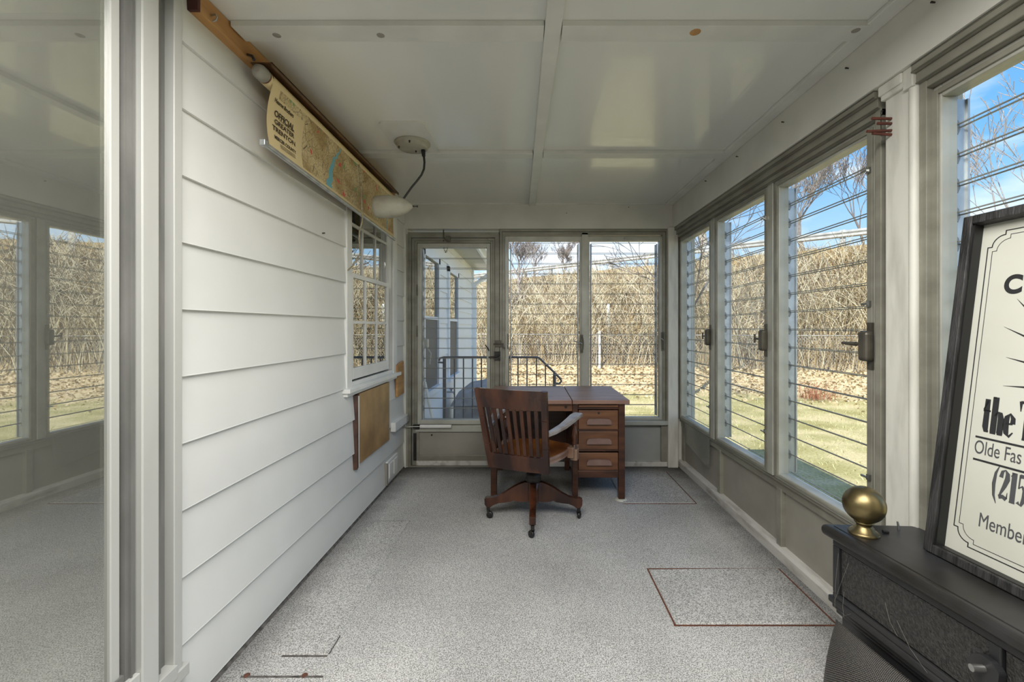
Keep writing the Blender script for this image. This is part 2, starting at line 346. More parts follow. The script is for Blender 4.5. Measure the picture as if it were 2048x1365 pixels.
    def build(s, name, m, parent=None, origin=None, bevel=0, seg=2, kind=None):
        o_ = org(parent) if parent else (Vector(origin) if origin else Vector((0, 0, 0)))
        me = bpy.data.meshes.new(name); me.from_pydata([(p[0] - o_.x, p[1] - o_.y, p[2] - o_.z) for p in s.v], [], s.f)
        for x in (m if isinstance(m, (list, tuple)) else [m]): me.materials.append(M[x])
        me.polygons.foreach_set('material_index', s.mi); me.polygons.foreach_set('use_smooth', s.sm)
        if s.uv:
            ul = me.uv_layers.new(name='UVMap')
            for lp in me.loops: ul.data[lp.index].uv = s.uv[lp.vertex_index]
        me.update()
        o = bpy.data.objects.new(name, me); COL.objects.link(o)
        if parent: o.parent = parent; ORG[o.name] = o_
        else: o.location = o_; ORG[o.name] = o_
        if bevel:
            b = o.modifiers.new('bevel', 'BEVEL'); b.width = bevel; b.segments = seg; b.limit_method = 'ANGLE'; b.angle_limit = .6
        if kind: o['kind'] = kind
        return o
def B(x0, x1, y0, y1, z0, z1): return MB().box(x0, x1, y0, y1, z0, z1)
def tag(o, label=None, cat=None, group=None, kind=None):
    for k, v in (('label', label), ('category', cat), ('group', group), ('kind', kind)):
        if v: o[k] = v
    return o
def thing(name, loc, label, cat, group=None):
    o = bpy.data.objects.new(name, None); COL.objects.link(o); o.location = loc; ORG[o.name] = Vector(loc); o.empty_display_size = .05
    return tag(o, label, cat, group)
def dup(o, d, parent=None, **kw):
    c = o.copy(); COL.objects.link(c); c.location = o.location + Vector(d)
    if parent is not None: c.parent = parent
    ORG[c.name] = org(o)
    return c
def X(u, Y): return (u - CX) * Y / F
def Z(v, Y): return H - (v - CY) * Y / F
def text(body, size, O, e1, e2, m, parent, name='lettering', off=0, ext=.0004, xs=1, align='LEFT', shear=0):
    c = bpy.data.curves.new(name, 'FONT'); c.body = body; c.size = size; c.offset = off; c.extrude = ext; c.align_x = align; c.shear = shear
    c.materials.append(M[m]); o = bpy.data.objects.new(name, c); COL.objects.link(o); o.parent = parent
    e1 = Vector(e1).normalized(); e2 = Vector(e2).normalized(); n = e1.cross(e2); p = Vector(O) - org(parent)
    o.matrix_local = Matrix(((e1.x * xs, e2.x, n.x, p.x), (e1.y * xs, e2.y, n.y, p.y), (e1.z * xs, e2.z, n.z, p.z), (0, 0, 0, 1)))
    me = bpy.data.meshes.new_from_object(o.evaluated_get(bpy.context.evaluated_depsgraph_get()))
    k = bpy.data.objects.new(name, me); COL.objects.link(k); k.parent = parent; k.matrix_local = o.matrix_local.copy()
    bpy.data.objects.remove(o); bpy.data.curves.remove(c); ORG[k.name] = org(parent); return k

# ------------------------------------------------------------------ setting
ZC = 2.565; XL = -1.22; XH = 1.395; YB = 4.371; XG = 1.49; YG = 4.44; YR = -1.2; XK = 1.459
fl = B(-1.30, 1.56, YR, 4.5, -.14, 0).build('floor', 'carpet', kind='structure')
def patch(x0, x1, y0, y1, h, name, sk=0):
    m = MB().hexa([(x0, y0, 0), (x1, y0 + sk, 0), (x1, y1 + sk, 0), (x0, y1, 0), (x0 + .006, y0 + .006, h), (x1 - .006, y0 + sk + .006, h), (x1 - .006, y1 + sk - .006, h), (x0 + .006, y1 - .006, h)])
    return m.build(name, 'carpet', fl)
patch(.672, 1.40, 2.055, 2.52, .006, 'carpet_patch', .012)
patch(.73, 1.285, 3.47, 4.22, .006, 'carpet_patch')
patch(-1.11, -.833, 1.865, 3.147, .007, 'carpet_patch')
sm = MB()
for a in ((.662, 1.40, 2.525, 2.533), (.66, 1.42, 2.045, 2.053), (.662, .67, 2.05, 2.525), (1.402, 1.409, 2.06, 2.53), (.73, 1.29, 3.460, 3.467), (1.287, 1.293, 3.47, 4.22)):
    sm.box(*a, .0, .0025)
sm.build('carpet_seam', 'rust', fl)
for a in ((-1.095, -.833, 3.147, 3.154), (-1.02, -.833, 1.855, 1.862), (-.833, -.829, 1.87, 1.98)): B(*a, 0, .003).build('carpet_seam', 'caulk', fl)
B(-1.12, -.80, 1.745, 1.752, 0, .003).build('carpet_seam', 'caulk', fl)
for x in (-1.10, -.875): MB().lathe((x, 1.755, 0), (0, 0, 1), [(0, .012), (.004, .011), (.005, .004)], 10).build('rusty_screw', 'rust', fl)

ce = B(-1.30, 1.6, YR, 4.6, ZC + .012, ZC + .14).build('ceiling', 'ceiling_paint', kind='structure')
def cx(y): return .098 + (y - 1.656) * (.028 - .098) / (4.37 - 1.656)
rows = [(-1.2, .42), (.50, 1.763 + .05), (1.81, 3.09), (3.12, 4.4)]
for (a, b) in rows:
    for sgn in (-1, 1):
        xa, xb = (XL, None) if sgn < 0 else (None, XH + .01)
        p = []
        for z in (ZC, ZC + .012):
            l0, l1 = (XL, XL) if sgn < 0 else (cx(a) + .003, cx(b) + .003)
            r0, r1 = (cx(a) - .003, cx(b) - .003) if sgn < 0 else (XH + .01, XH + .01)
            p += [(l0, a, z), (r0, a, z), (r1, b, z), (l1, b, z)]
        MB().hexa(p).build('ceiling_panel', 'ceiling_paint', ce)
zb = ZC - .024
for (a, b) in ((.42, .50), (1.763, 1.86), (3.055, 3.145)):
    for (x0, x1) in ((XL + .05, cx(a) - .036), (cx(a) + .036, 1.335)):
        B(x0, x1, a, b, zb, ZC).build('ceiling_batten', 'batten_paint', ce, bevel=.002)
p = []
for z in (zb - .002, ZC): p += [(cx(YR) - .036, YR, z), (cx(YR) + .036, YR, z), (cx(4.37) + .030, 4.37, z), (cx(4.37) - .030, 4.37, z)]
MB().hexa(p).build('ceiling_batten', 'batten_paint', ce, bevel=.002)
B(1.325, XH, YR, 4.37, ZC - .02, ZC).build('ceiling_batten', 'batten_paint', ce, bevel=.004)
B(XL, XL + .018, YR, 4.37, ZC - .018, ZC).build('ceiling_batten', 'batten_paint', ce)
B(XL, XH, 4.352, 4.371, ZC - .014, ZC).build('ceiling_batten', 'batten_paint', ce)
MB().lathe((.665, 1.80, zb), (0, 0, -1), [(0, .022), (.001, .02)], 12).build('wood_knot', 'raw_wood', ce)
for x, y in ((-1.02, 1.82), (-.60, 1.82), (1.30, 1.79)): MB().lathe((x, y, zb + .0005), (0, 0, -1), [(0, .017), (.002, .014), (.0025, .004)], 12).build('nail_head', 'kick_panel', ce)
B(-1.35, 1.95, YR - .1, 4.75, ZC + .14, ZC + .26).build('roof_blocker', 'out_trim', kind='structure')   # unseen porch roof slab added to block the sun

# left wall: siding boards
wl = MB(); wl.box(-1.30, XL - .004, 1.50, 2.99, 0, ZC); wl.box(-1.30, XL - .004, 4.06, 4.45, 0, ZC); wl.box(-1.30, XL - .004, 2.99, 4.06, 0, .95); wl.box(-1.30, XL - .004, 2.99, 4.06, 2.44, ZC); wl.box(-1.30, XL - .004, YR, 1.5, 0, .2)
wl = wl.build('wall_left', 'siding', kind='structure')
P0, PT = .020, .2337
def board(y0, y1, z0, z1, parent=wl, m='siding', x=XL, t0=.016):
    x0 = x - .004
    mb = MB().add([(x0, y0, z0), (x + t0, y0, z0), (x + t0 - .001, y0, z0 + .004), (x + .002, y0, z1), (x0, y0, z1), (x0, y1, z0), (x + t0, y1, z0), (x + t0 - .001, y1, z0 + .004), (x + .002, y1, z1), (x0, y1, z1)],
                  [(0, 1, 2, 3, 4), (9, 8, 7, 6, 5), (0, 5, 6, 1), (1, 6, 7, 2), (2, 7, 8, 3), (3, 8, 9, 4)])
    return mb.build('siding_board', m, parent)
for i in range(11):
    z0 = P0 + PT * i; z1 = min(z0 + PT + .003, ZC - .002)
    if z1 > .92 and z0 < 2.45:
        board(1.535, 2.972, z0, z1); board(4.085, 4.37, z0, z1)
        if z0 < .90: board(2.972, 4.085, z0, .90)
    else:
        board(1.535, 4.37, z0, z1)
    if z1 < .30: board(YR, 1.535, z0, min(z1, .196))
c = MB().hexa([(-1.224, YR, 0), (-1.198, YR, 0), (-1.20, 4.37, 0), (-1.224, 4.37, 0), (-1.224, YR, .02), (-1.21, YR, .015), (-1.212, 4.37, .017), (-1.224, 4.37, .02)])
c.build('caulk_strip', 'caulk', wl)

# back wall
wb = MB().box(-1.25, 1.6, YB, 4.56, 2.318, ZC).box(-1.25, X(815, YB), YB, 4.56, 0, 2.318).build('wall_back', 'header_paint', kind='structure')
MB().box(X(801, 4.37), X(813, 4.37), 4.35, 4.44, 0, 2.32).build('corner_post', 'post_paint', wb, bevel=.004)
MB().box(X(1335, 4.37), X(1349, 4.37) + .03, 4.345, 4.50, 0, 2.33).build('corner_post', 'post_paint', wb, bevel=.006)
wr = B(XH, 1.62, YR, 4.56, 2.326, ZC).build('wall_right', 'header_paint', kind='structure')
MB().box(1.425, 1.60, 1.688, 1.80, 0, 2.326).build('post', 'post_paint', wr, bevel=.004)
MB().box(1.435, 1.60, 1.655, 1.69, 0, 2.326).build('post_strip', 'post_paint', wr, bevel=.006)
MB().tube([(1.432, 1.672, 0), (1.432, 1.672, 2.30)], .017, 14).build('round_moulding', 'post_paint', wr)
MB().box(1.405, 1.60, 1.70, 1.815, 2.285, 2.326).box(1.412, 1.6, 1.693, 1.81, 2.265, 2.29).build('capital', 'post_paint', wr, bevel=.006)
MB().box(1.41, 1.60, 1.655, 1.70, 2.25, 2.326).build('capital_block', 'post_paint', wr, bevel=.004)
random.seed(3)
for (u, v) in ((1870, 4), (1697, 136), (1568, 244), (1476, 313), (1413, 362), (1257, 415), (1133, 427)):
    if u > 1341:
        Y = F * XH / (u - CX); z = Z(v, Y); MB().tube([(XH - .014, Y, z), (XH + .002, Y, z - .002)], [.004, .0025], 8).build('nail', 'iron', wr)
    else:
        MB().tube([(X(u, YB), YB - .012, Z(v, YB)), (X(u, YB), YB + .002, Z(v, YB))], [.004, .0025], 8).build('nail', 'iron', wb)
# right base curb and kick panels
MB().box(XK, 1.62, YR, 4.40, 0, .055).add([(XK, YR, .055), (XK + .008, YR, .07), (1.62, YR, .07), (1.62, YR, .055), (XK, 4.4, .055), (XK + .008, 4.4, .07), (1.62, 4.4, .07), (1.62, 4.4, .055)],
    [(0, 1, 2, 3), (7, 6, 5, 4), (0, 4, 5, 1), (1, 5, 6, 2), (2, 6, 7, 3)]).build('baseboard_right', 'curb_paint', kind='structure')
for (a, b) in ((4.36, 3.535), (3.485, 2.69), (2.64, 1.80), (1.65, .9), (.9, -.3), (-.3, YR)):
    B(1.506, 1.53, a, b, .066, .41).build('kick_panel', 'kick_panel', wr)
for y in (3.51, 2.665, .9, -.3): B(1.478, 1.53, y - .025, y + .025, .066, .41).build('kick_mullion', 'frame_metal', wr, bevel=.003)
B(1.49, 1.53, 4.33, 4.40, .066, .41).build('kick_mullion', 'frame_metal', wr)
MB().box(1.486, 1.56, YR, 4.40, .395, .445).box(1.472, 1.56, YR, 4.40, .445, .475).build('window_rail', 'frame_metal', wr, bevel=.003)
MB().box(1.53, 1.60, YR, 4.56, 0, .46).build('outer_skirt', 'out_siding', wr)
MB().box(1.44, 1.62, 4.395, 4.56, 0, 2.33).build('corner_fill', 'post_paint', wr)
# back kick panels
MB().box(X(1002, 4.4), X(1322, 4.4), 4.425, 4.45, .04, .43).build('kick_panel', 'kick_cool', wb)
MB().box(X(998, 4.4), X(1337, 4.4), 4.385, 4.47, 0, .045).build('base_rail', 'curb_paint', wb, bevel=.004)
MB().box(X(1322, 4.4), X(1340, 4.4), 4.39, 4.47, 0, .43).build('side_strip', 'frame_metal', wb)
MB().box(X(998, 4.4), X(1340, 4.4), 4.45, 4.54, -.1, .43).build('outer_skirt', 'out_siding', wb)
# unseen wall behind the camera, blocks sun, dark to cut bounce
MB().box(-1.30, 1.6, YR - .1, YR, 0, ZC).build('wall_rear', 'dim_curtain', kind='structure')

# ------------------------------------------------------------------ jalousie windows
def fr(kind, plane):
    if kind == 'back': return lambda a, b, z: (a, plane + b, z)
    return lambda a, b, z: (plane + b, a, z)
def lbox(mb, f, a0, a1, b0, b1, z0, z1, mi=0):
    p = f(a0, b0, z0); q = f(a1, b1, z1); return mb.box(p[0], q[0], p[1], q[1], z0, z1, mi)
def ring(f, a0, a1, z0, z1, w, b0, b1, wt=None, wb_=None):
    wt = w if wt is None else wt; wb_ = w if wb_ is None else wb_
    m = MB(); lbox(m, f, a0, a0 + w, b0, b1, z0, z1); lbox(m, f, a1 - w, a1, b0, b1, z0, z1); lbox(m, f, a0 + w, a1 - w, b0, b1, z1 - wt, z1); lbox(m, f, a0 + w, a1 - w, b0, b1, z0, z0 + wb_); return m
def jalousie(root, f, a0, a1, z0, z1, pane=True, clips=True, sheet='clear_sheet', b=.03, tilt=.012, pitch=.1016, chan='alloy'):
    """louvre channels, clips, glass slats and the inner sheet inside the glass opening a0..a1, z0..z1"""
    for s in (a0, a1):
        d = .010 if s == a0 else -.010
        m = MB(); lbox(m, f, s, s + d * .35, b - .008, b + .058, z0, z1); lbox(m, f, s, s + d, b + .05, b + .058, z0, z1); lbox(m, f, s, s + d, b - .008, b - .004, z0, z1)
        m.build('louvre_channel', chan, root)
    n = max(2, int(round((z1 - z0) / pitch))); ph = (z1 - z0) / n
    m = MB()
    ia, ib = a0 + .008, a1 - .008; zt, zl = z0 + ph + .011, z0; g = .0028
    P = [f(ia, b + .010 + tilt, zl), f(ib, b + .010 + tilt, zl), f(ib, b + .010 + tilt + g * 2, zl), f(ia, b + .010 + tilt + g * 2, zl), f(ia, b + .010 - g, zt), f(ib, b + .010 - g, zt), f(ib, b + .010 + g, zt), f(ia, b + .010 + g, zt)]
    m.hexa(P); m.mi = [1, 1, 0, 0, 0, 0]
    for ze, be in ((zl, b + .010 + tilt + g), (zt - .0035, b + .010)):   # ground glass edges of the slat
        lbox(m, f, ia, ib, be - g * 1.15, be + g * 1.15, ze, ze + .0035, 1)
    o = m.build('louvre_slat', ['louvre_glass', 'glass_edge'], root)
    for i in range(1, n):
        dup(o, (0, 0, i * ph), root)
    if clips:
        for s, d in ((a0, 1), (a1, -1)):
            q = MB(); prof = [(b + .004, -.018), (b + .016, -.024), (b + .024, -.006), (b + .019, .022), (b + .008, .034), (b + .001, .016)]
            q.prism([f(s + d * .004, pb, z0 + ph + pz) for pb, pz in prof], Vector(f(d * .006, 0, 0)) - Vector(f(0, 0, 0)))
            c = q.build('louvre_clip', 'clip_metal', root)
            for i in range(1, n - 1): dup(c, (0, 0, i * ph), root)
    if pane:
        m = MB(); lbox(m, f, a0 - .004, a1 + .004, -.002, .001, z0 - .004, z1 + .004); m.build('storm_pane', sheet, root)
def clip_screw(root, p, d): MB().tube([Vector(p), Vector(p) + Vector(d) * .012], [.006, .004], 8).build('turn_button', 'steel', root)

# window_1 : back pair
fb = fr('back', 4.40)
def bx(u): return X(u, 4.40)
def bz(v): return Z(v, 4.40)
w1 = MB()
for (u0, u1, v0, v1, d0) in ((998, 1337, 458, 851, -.028), (1004, 1331, 464, 847, -.012)):
    pass
w1 = ring(fb, bx(998), bx(1337), bz(851), bz(458), .030, -.028, .08).build('window_1', 'frame_metal', kind='structure')
ring(fb, bx(1004), bx(1331), bz(846), bz(464), .030, -.012, .07).build('frame_step', 'frame_metal', w1, bevel=.002)
for (u0, u1) in ((1011, 1166), (1173, 1325)):
    ring(fb, bx(u0), bx(u1), bz(842), bz(473), .030, .0, .06, .045, .035).build('sash_frame', 'frame_pale', w1, bevel=.002)
m = MB(); lbox(m, fb, bx(1163), bx(1176), -.012, .07, bz(846), bz(466)); m.build('mullion', 'frame_pale', w1, bevel=.003)
m = MB(); lbox(m, fb, bx(1000), bx(1335), -.05, .02, bz(849), bz(841)); m.build('window_sill', 'frame_pale', w1, bevel=.003)
for (u0, u1) in ((1020, 1158), (1182, 1316)):
    jalousie(w1, fb, bx(u0), bx(u1), bz(833), bz(487), pane=False)
g = MB()
for (u0, u1, v0, v1, b0) in ((999.5, 1335.5, 849, 459.5, -.0295), (1004, 1331, 846, 464, -.0135), (1010, 1326, 842.5, 472.5, -.002)):
    a0, a1, z0, z1 = bx(u0), bx(u1), bz(v0), bz(v1); t_ = .0035
    lbox(g, fb, a0, a1, b0, b0 + .004, z1 - t_, z1); lbox(g, fb, a0, a0 + t_, b0, b0 + .004, z0, z1); lbox(g, fb, a1 - t_, a1, b0, b0 + .004, z0, z1)
g.build('dark_line', 'frame_dark', w1)  # thin dark strips added along the window frame steps
def crank(root, c, out_, side):
    c = Vector(c); o_ = Vector(out_); s_ = Vector(side)
    m = MB(); pts = [c + o_ * .010 + Vector((0, 0, 1)) * .075 * math.cos(t) + s_ * .016 * math.sin(t) for t in np.linspace(0, 2 * math.pi, 17)]
    m.tube(pts, .0045, 8, cap=False); m.box(c.x - .014, c.x + .014, c.y - .003, c.y + .003, c.z - .09, c.z + .09)
    m.build('latch_plate', 'frame_dark', root)
    MB().tube([c + o_ * .012, c + o_ * .03 - s_ * .02 + Vector((0, 0, .01)), c + o_ * .035 - s_ * .085 + Vector((0, 0, .028))], [.006, .005, .004], 8).build('crank_handle', 'steel', root)
crank(w1, (bx(1163), 4.385, bz(688)), (0, -1, 0), (1, 0, 0))
crank(w1, (bx(1325), 4.385, bz(683)), (0, -1, 0), (.3, 0, 0))
for u in (1016, 1174):
    B(bx(u) - .006, bx(u) + .006, 4.392, 4.40, bz(698), bz(668)).build('slot_plate', 'frame_dark', w1)
for u, v in ((1091, 477), (1249, 477), (1166, 524), (1327, 524), (1015, 690)): clip_screw(w1, (bx(u), 4.399, bz(v)), (0, -1, 0))

# door_1 : storm door with louvres
d1 = ring(fb, bx(814), bx(1000), 0.0, bz(466), .045, -.028, .08, .05, .012).build('door_1', 'frame_metal', kind='structure')
for k in range(3):
    m = MB(); lbox(m, fb, bx(814) + .006 + k * .013, bx(814) + .011 + k * .013, -.034, -.026, .01, bz(470)); lbox(m, fb, bx(1000) - .011 - k * .013, bx(1000) - .006 - k * .013, -.034, -.026, .01, bz(470)); m.build('frame_bead', 'frame_metal', d1)
ring(fb, bx(825), bx(990), .015, bz(478), .068, -.018, .045, .05, .10).build('door_leaf', 'frame_metal', d1, bevel=.003)
ring(fb, bx(836), bx(981), bz(848), bz(488), .035, -.026, .045, .04, .04).build('sash_frame', 'frame_pale', d1, bevel=.002)
ring(fb, bx(831), bx(986), bz(853), bz(483), .02, -.022, .045).build('sash_bead', 'frame_metal', d1, bevel=.002)
g = MB()
for (u0, u1, v0, v1, b0) in ((824, 991, 930, 477, -.0195), (830.5, 986.5, 853.5, 482.5, -.0235), (835.5, 981.5, 848.5, 487.5, -.0275)):
    a0, a1, z0, z1 = bx(u0), bx(u1), bz(v0), bz(v1); t_ = .0035
    lbox(g, fb, a0, a1, b0, b0 + .004, z1 - t_, z1); lbox(g, fb, a0, a0 + t_, b0, b0 + .004, z0, z1); lbox(g, fb, a1 - t_, a1, b0, b0 + .004, z0, z1)
g.build('dark_line', 'frame_dark', d1)  # thin dark strips added around door leaf and sash
jalousie(d1, fb, bx(843), bx(975), bz(840), bz(497), pane=True, b=.03)
m = MB(); lbox(m, fb, bx(832), bx(986), -.030, .03, bz(863), bz(851)); m.build('middle_rail', 'frame_pale', d1, bevel=.002)
m = MB(); lbox(m, fb, bx(836), bx(982), -.003, .03, .08, bz(862)); m.build('kick_panel', 'kick_panel', d1)
m = MB(); lbox(m, fb, bx(834), bx(984), -.03, .03, .015, bz(921)); m.build('bottom_rail', 'curb_paint', d1, bevel=.003)
MB().tube([(bx(943), 4.34, bz(851)), (bx(905), 4.34, bz(851))], .004, 8)
MB().tube([(bx(843), 4.345, bz(851)), (bx(905), 4.345, bz(851))], .018, 14).build('door_closer', 'white_trim', d1)
MB().tube([(bx(800), 4.31, bz(851)), (bx(843), 4.345, bz(851))], .005, 8).build('closer_rod', 'steel', d1)
MB().box(bx(829), bx(842), 4.34, 4.375, bz(855), bz(848)).box(bx(832), bx(840), 4.365, 4.385, bz(858), bz(852)).build('closer_bracket', 'iron', d1)
B(bx(828), bx(834), 4.372, 4.385, bz(920), bz(866)).build('hinge_leaf', 'iron', d1)
MB().tube([(bx(864), 4.396 - .005, bz(870)), (bx(864), 4.385, bz(870))], .008, 10).build('stop_screw', 'iron', d1)
# latches, chain and spring at the head of the door
MB().box(bx(990), bx(1003), 4.352, 4.374, bz(694), bz(681)).tube([(bx(988), 4.345, bz(688)), (bx(1008), 4.345, bz(688))], .006, 8).tube([(bx(1005), 4.335, bz(690)), (bx(1010), 4.332, bz(697))], .006, 8).build('slide_bolt', 'bronze_box', d1)
MB().box(bx(989), bx(1001), 4.352, 4.374, bz(721), bz(703)).tube([(bx(978), 4.335, bz(714)), (bx(994), 4.34, bz(713)), (bx(1000), 4.345, bz(710))], [.006, .007, .008], 8).build('door_latch', 'iron', d1)
MB().tube([(bx(971), 4.36, bz(690)), (bx(977), 4.35, bz(697)), (bx(979), 4.35, bz(702))], [.004, .007, .004], 8).build('turn_hook', 'iron', d1)
MB().box(bx(893), bx(902), 4.350, 4.378, bz(485), bz(474)).tube([(bx(889), 4.35, bz(462)), (bx(889), 4.34, bz(480)), (bx(898), 4.34, bz(484))], .006, 8).build('chain_anchor', 'frame_dark', d1)
for i in range(9):
    t = i / 8; u = 889 + 9 * t; v = 484 + 22 * (1 - (2 * t - 1) ** 2) ** .5
    c = Vector((bx(u), 4.345, bz(v))); pts = [c + Vector((math.cos(q) * (.006 if i % 2 else .003), math.sin(q) * (.002 if i % 2 else .006), math.sin(q) * .010)) for q in np.linspace(0, 2 * math.pi, 9)]
    MB().tube(pts, .0016, 5, cap=False).build('chain_link', 'iron', d1)
for v in (497, 600, 700, 800): clip_screw(d1, (bx(828), 4.37, bz(v)), (0, -1, 0))
for v in (570, 652): B(bx(834), bx(837), 4.366, 4.38, bz(v + 22), bz(v)).build('slot_plate', 'frame_dark', d1)

# window_2 : three panels in the right wall, window_3 : the next unit towards the camera
fr_ = fr('right', XG)
ZT, ZB = H + .55 * XG, H - .575 * XG
def unit(name, a0, a1, cuts, sheets):
    r = MB(); lbox(r, fr_, a0, a1, -.085, -.055, ZT + .115, 2.322); lbox(r, fr_, a0, a1, -.068, .06, ZT + .075, ZT + .115); lbox(r, fr_, a0, a1, -.052, .06, ZT + .045, ZT + .075)
    lbox(r, fr_, a0, a0 + .03, -.055, .06, .475, ZT + .08); lbox(r, fr_, a0 + .03, a0 + .05, -.042, .06, .475, ZT + .06); lbox(r, fr_, a1 - .03, a1, -.055, .06, .475, ZT + .08)
    r = r.build(name, 'frame_metal', kind='structure', bevel=.002)
    g = MB()
    for (b0, z) in ((-.0862, 2.3215), (-.0862, ZT + .1175), (-.0692, ZT + .0775), (-.053, ZT + .0475)): lbox(g, fr_, a0, a1, b0, b0 + .004, z - .0022, z + .0022)
    lbox(g, fr_, a0 + .030, a0 + .033, -.048, -.04, .48, ZT + .06); lbox(g, fr_, a0 + .050, a0 + .054, -.035, -.02, .48, ZT + .05)
    g.build('dark_line', 'frame_dark', r)  # thin dark strips added along head and jamb steps
    for i, (y1, y0) in enumerate(cuts):
        ring(fr_, y0 - .045, y1 + .02, ZB - .035, ZT + .045, .045, -.028, .03, .045, .035).build('sash_frame', 'frame_pale', r, bevel=.003)
        ring(fr_, y0 - .03, y1 + .012, ZB - .022, ZT + .03, .03, -.036, -.02, .018, .012).build('sash_bead', 'frame_metal', r, bevel=.002)
        jalousie(r, fr_, y0, y1, ZB, ZT, pane=True, sheet=sheets[i])
        for z in (ZT - .15, 1.46, .72): MB().box(XG - .046, XG - .03, y0 - .028, y0 - .01, z - .012, z + .012).tube([(XG - .05, y0 - .02, z), (XG - .05, y0 + .012, z)], .005, 6).build('turn_button', 'steel', r)
        m = MB(); yc = y0 - .020
        m.box(XG - .075, XG - .034, yc - .028, yc + .028, 1.215, 1.345)
        o = m.build('operator_box', 'bronze_box', r, bevel=.016, seg=3)
        MB().box(XG - .040, XG - .030, yc - .014, yc + .014, 1.18, 1.38).build('operator_plate', 'bronze_box', r)
        h = MB().tube([(XG - .055, yc + .02, 1.285), (XG - .062, yc + .085, 1.29)], .007, 8)
        if i < 2: h.tube([(XG - .062, yc + .085, 1.262), (XG - .062, yc + .085, 1.318)], .0065, 8)
        else: h.tube([(XG - .058, yc + .05, 1.287), (XG - .064, yc + .13, 1.289)], [.010, .006], 8)
        h.build('operator_handle', 'bronze_box', r)
    return r
w2 = unit('window_2', 1.835, 4.40, [(4.35, 3.634), (3.515, 2.782), (2.658, 1.938)], ['clear_sheet'] * 3)
for y in (3.575, 2.72): B(XG - .034, XG + .03, y - .030, y + .030, ZB - .03, ZT + .06).build('mullion', 'frame_pale', w2, bevel=.003)
w3 = unit('window_3', -1.15, 1.655, [(1.62, .90), (.78, .06), (-.06, -.78)], ['clear_sheet'] * 3)  # panels behind the camera are unseen, added to let sky light in
for y in (.84, .0): B(XG - .034, XG + .03, y - .030, y + .030, ZB - .03, ZT + .06).build('mullion', 'frame_pale', w3, bevel=.003)
B(XG + .004, XG + .05, 1.625, 1.645, .5, ZT).build('jamb_liner', 'alloy', w3)
# loose clear sheet hanging over the kick panel of the far panel
MB().add([(1.468, 4.33, .515), (1.468, 3.66, .505), (1.480, 3.70, .19), (1.480, 4.24, .27), (1.470, 4.33, .515), (1.470, 3.66, .505), (1.482, 3.70, .19), (1.482, 4.24, .27)],
         [(0, 1, 2, 3), (7, 6, 5, 4), (0, 4, 5, 1), (1, 5, 6, 2), (2, 6, 7, 3), (3, 7, 4, 0)]).build('loose_sheet', 'cloudy_sheet', w2)

# window_4 : sash window of the house in the left wall
ys0, ys1 = 3.05, 3.985
w4 = MB().box(XL - .0, XL + .022, 2.965, ys0, .93, 2.46).box(XL, XL + .022, ys1, 4.09, .93, 2.46).box(XL, XL + .022, ys0, ys1, 2.38, 2.46).build('window_4', 'white_trim', kind='structure', bevel=.003)
MB().box(XL - .07, XL + .005, ys0 - .02, ys0, .95, 2.40).box(XL - .07, XL + .005, ys1, ys1 + .02, .95, 2.40).build('window_jamb', 'white_trim', w4)
MB().box(XL - .03, XL + .055, 2.93, 4.11, .925, .955).add([(XL, 2.95, .90), (XL + .03, 2.95, .90), (XL + .03, 2.95, .925), (XL, 2.95, .925), (XL, 4.09, .90), (XL + .03, 4.09, .90), (XL + .03, 4.09, .925), (XL, 4.09, .925)],
    [(0, 1, 2, 3), (7, 6, 5, 4), (0, 4, 5, 1), (1, 5, 6, 2), (2, 6, 7, 3), (3, 7, 4, 0)]).build('window_sill', 'white_trim', w4, bevel=.004)
B(XL - .06, XL + .012, ys0, ys1, .955, .985).build('window_stool', 'white_trim', w4, bevel=.003)
def sash(x, z0, z1, y0, y1, mz, br, tr, dark=False):
    m = MB().box(x - .03, x, y0, y0 + .045, z0, z1).box(x - .03, x, y1 - .045, y1, z0, z1).box(x - .03, x, y0 + .045, y1 - .045, z0, z0 + br).box(x - .03, x, y0 + .045, y1 - .045, z1 - tr, z1)
    s = m.build('sash', 'white_trim', w4, bevel=.003)
    iy0, iy1 = y0 + .045, y1 - .045
    for k in (1, 2):
        y = iy0 + (iy1 - iy0) * k / 3; B(x - .022, x - .004, y - .010, y + .010, z0 + br, z1 - tr).build('muntin', 'white_trim', s)
    B(x - .022, x - .005, iy0, iy1, mz - .010, mz + .010).build('muntin', 'white_trim', s)
    zz = [(z0 + br, mz - .01), (mz + .01, z1 - tr)]
    for k in range(3):
        a = iy0 + (iy1 - iy0) * k / 3 + .008; b = iy0 + (iy1 - iy0) * (k + 1) / 3 - .008
        for (p, q) in zz: B(x - .016, x - .013, a, b, p, q).build('pane', 'sash_glass', s)
sash(XL + .012, 1.0, 1.735, ys0 + .005, ys1 - .10, 1.395, .078, .032)
sash(XL - .022, 1.70, 2.40, ys0, ys1, 2.09, .04, .05)
B(XL - .055, XL - .03, ys1 - .095, ys1, .985, 1.72).build('jamb_liner', 'dark_brown', w4)
B(XL - .06, XL - .057, ys0, 3.45, 1.72, 2.4).build('roller_shade', 'shade_green', w4)
lc = MB(); n = 40; vs = []; fs = []
for i in range(n + 1):
    y = 3.42 + .5 * i / n; x = XL - .075 + .012 * math.sin(i * 1.3); low = 2.02 - .03 * abs(math.sin(i * .55)) + .06 * (i / n)
    vs += [(x, y, 2.4), (x, y, low)]
for i in range(n): fs.append((2 * i, 2 * i + 2, 2 * i + 3, 2 * i + 1))
lc.add(vs, fs, 0, True).build('lace_valance', 'lace', w4)
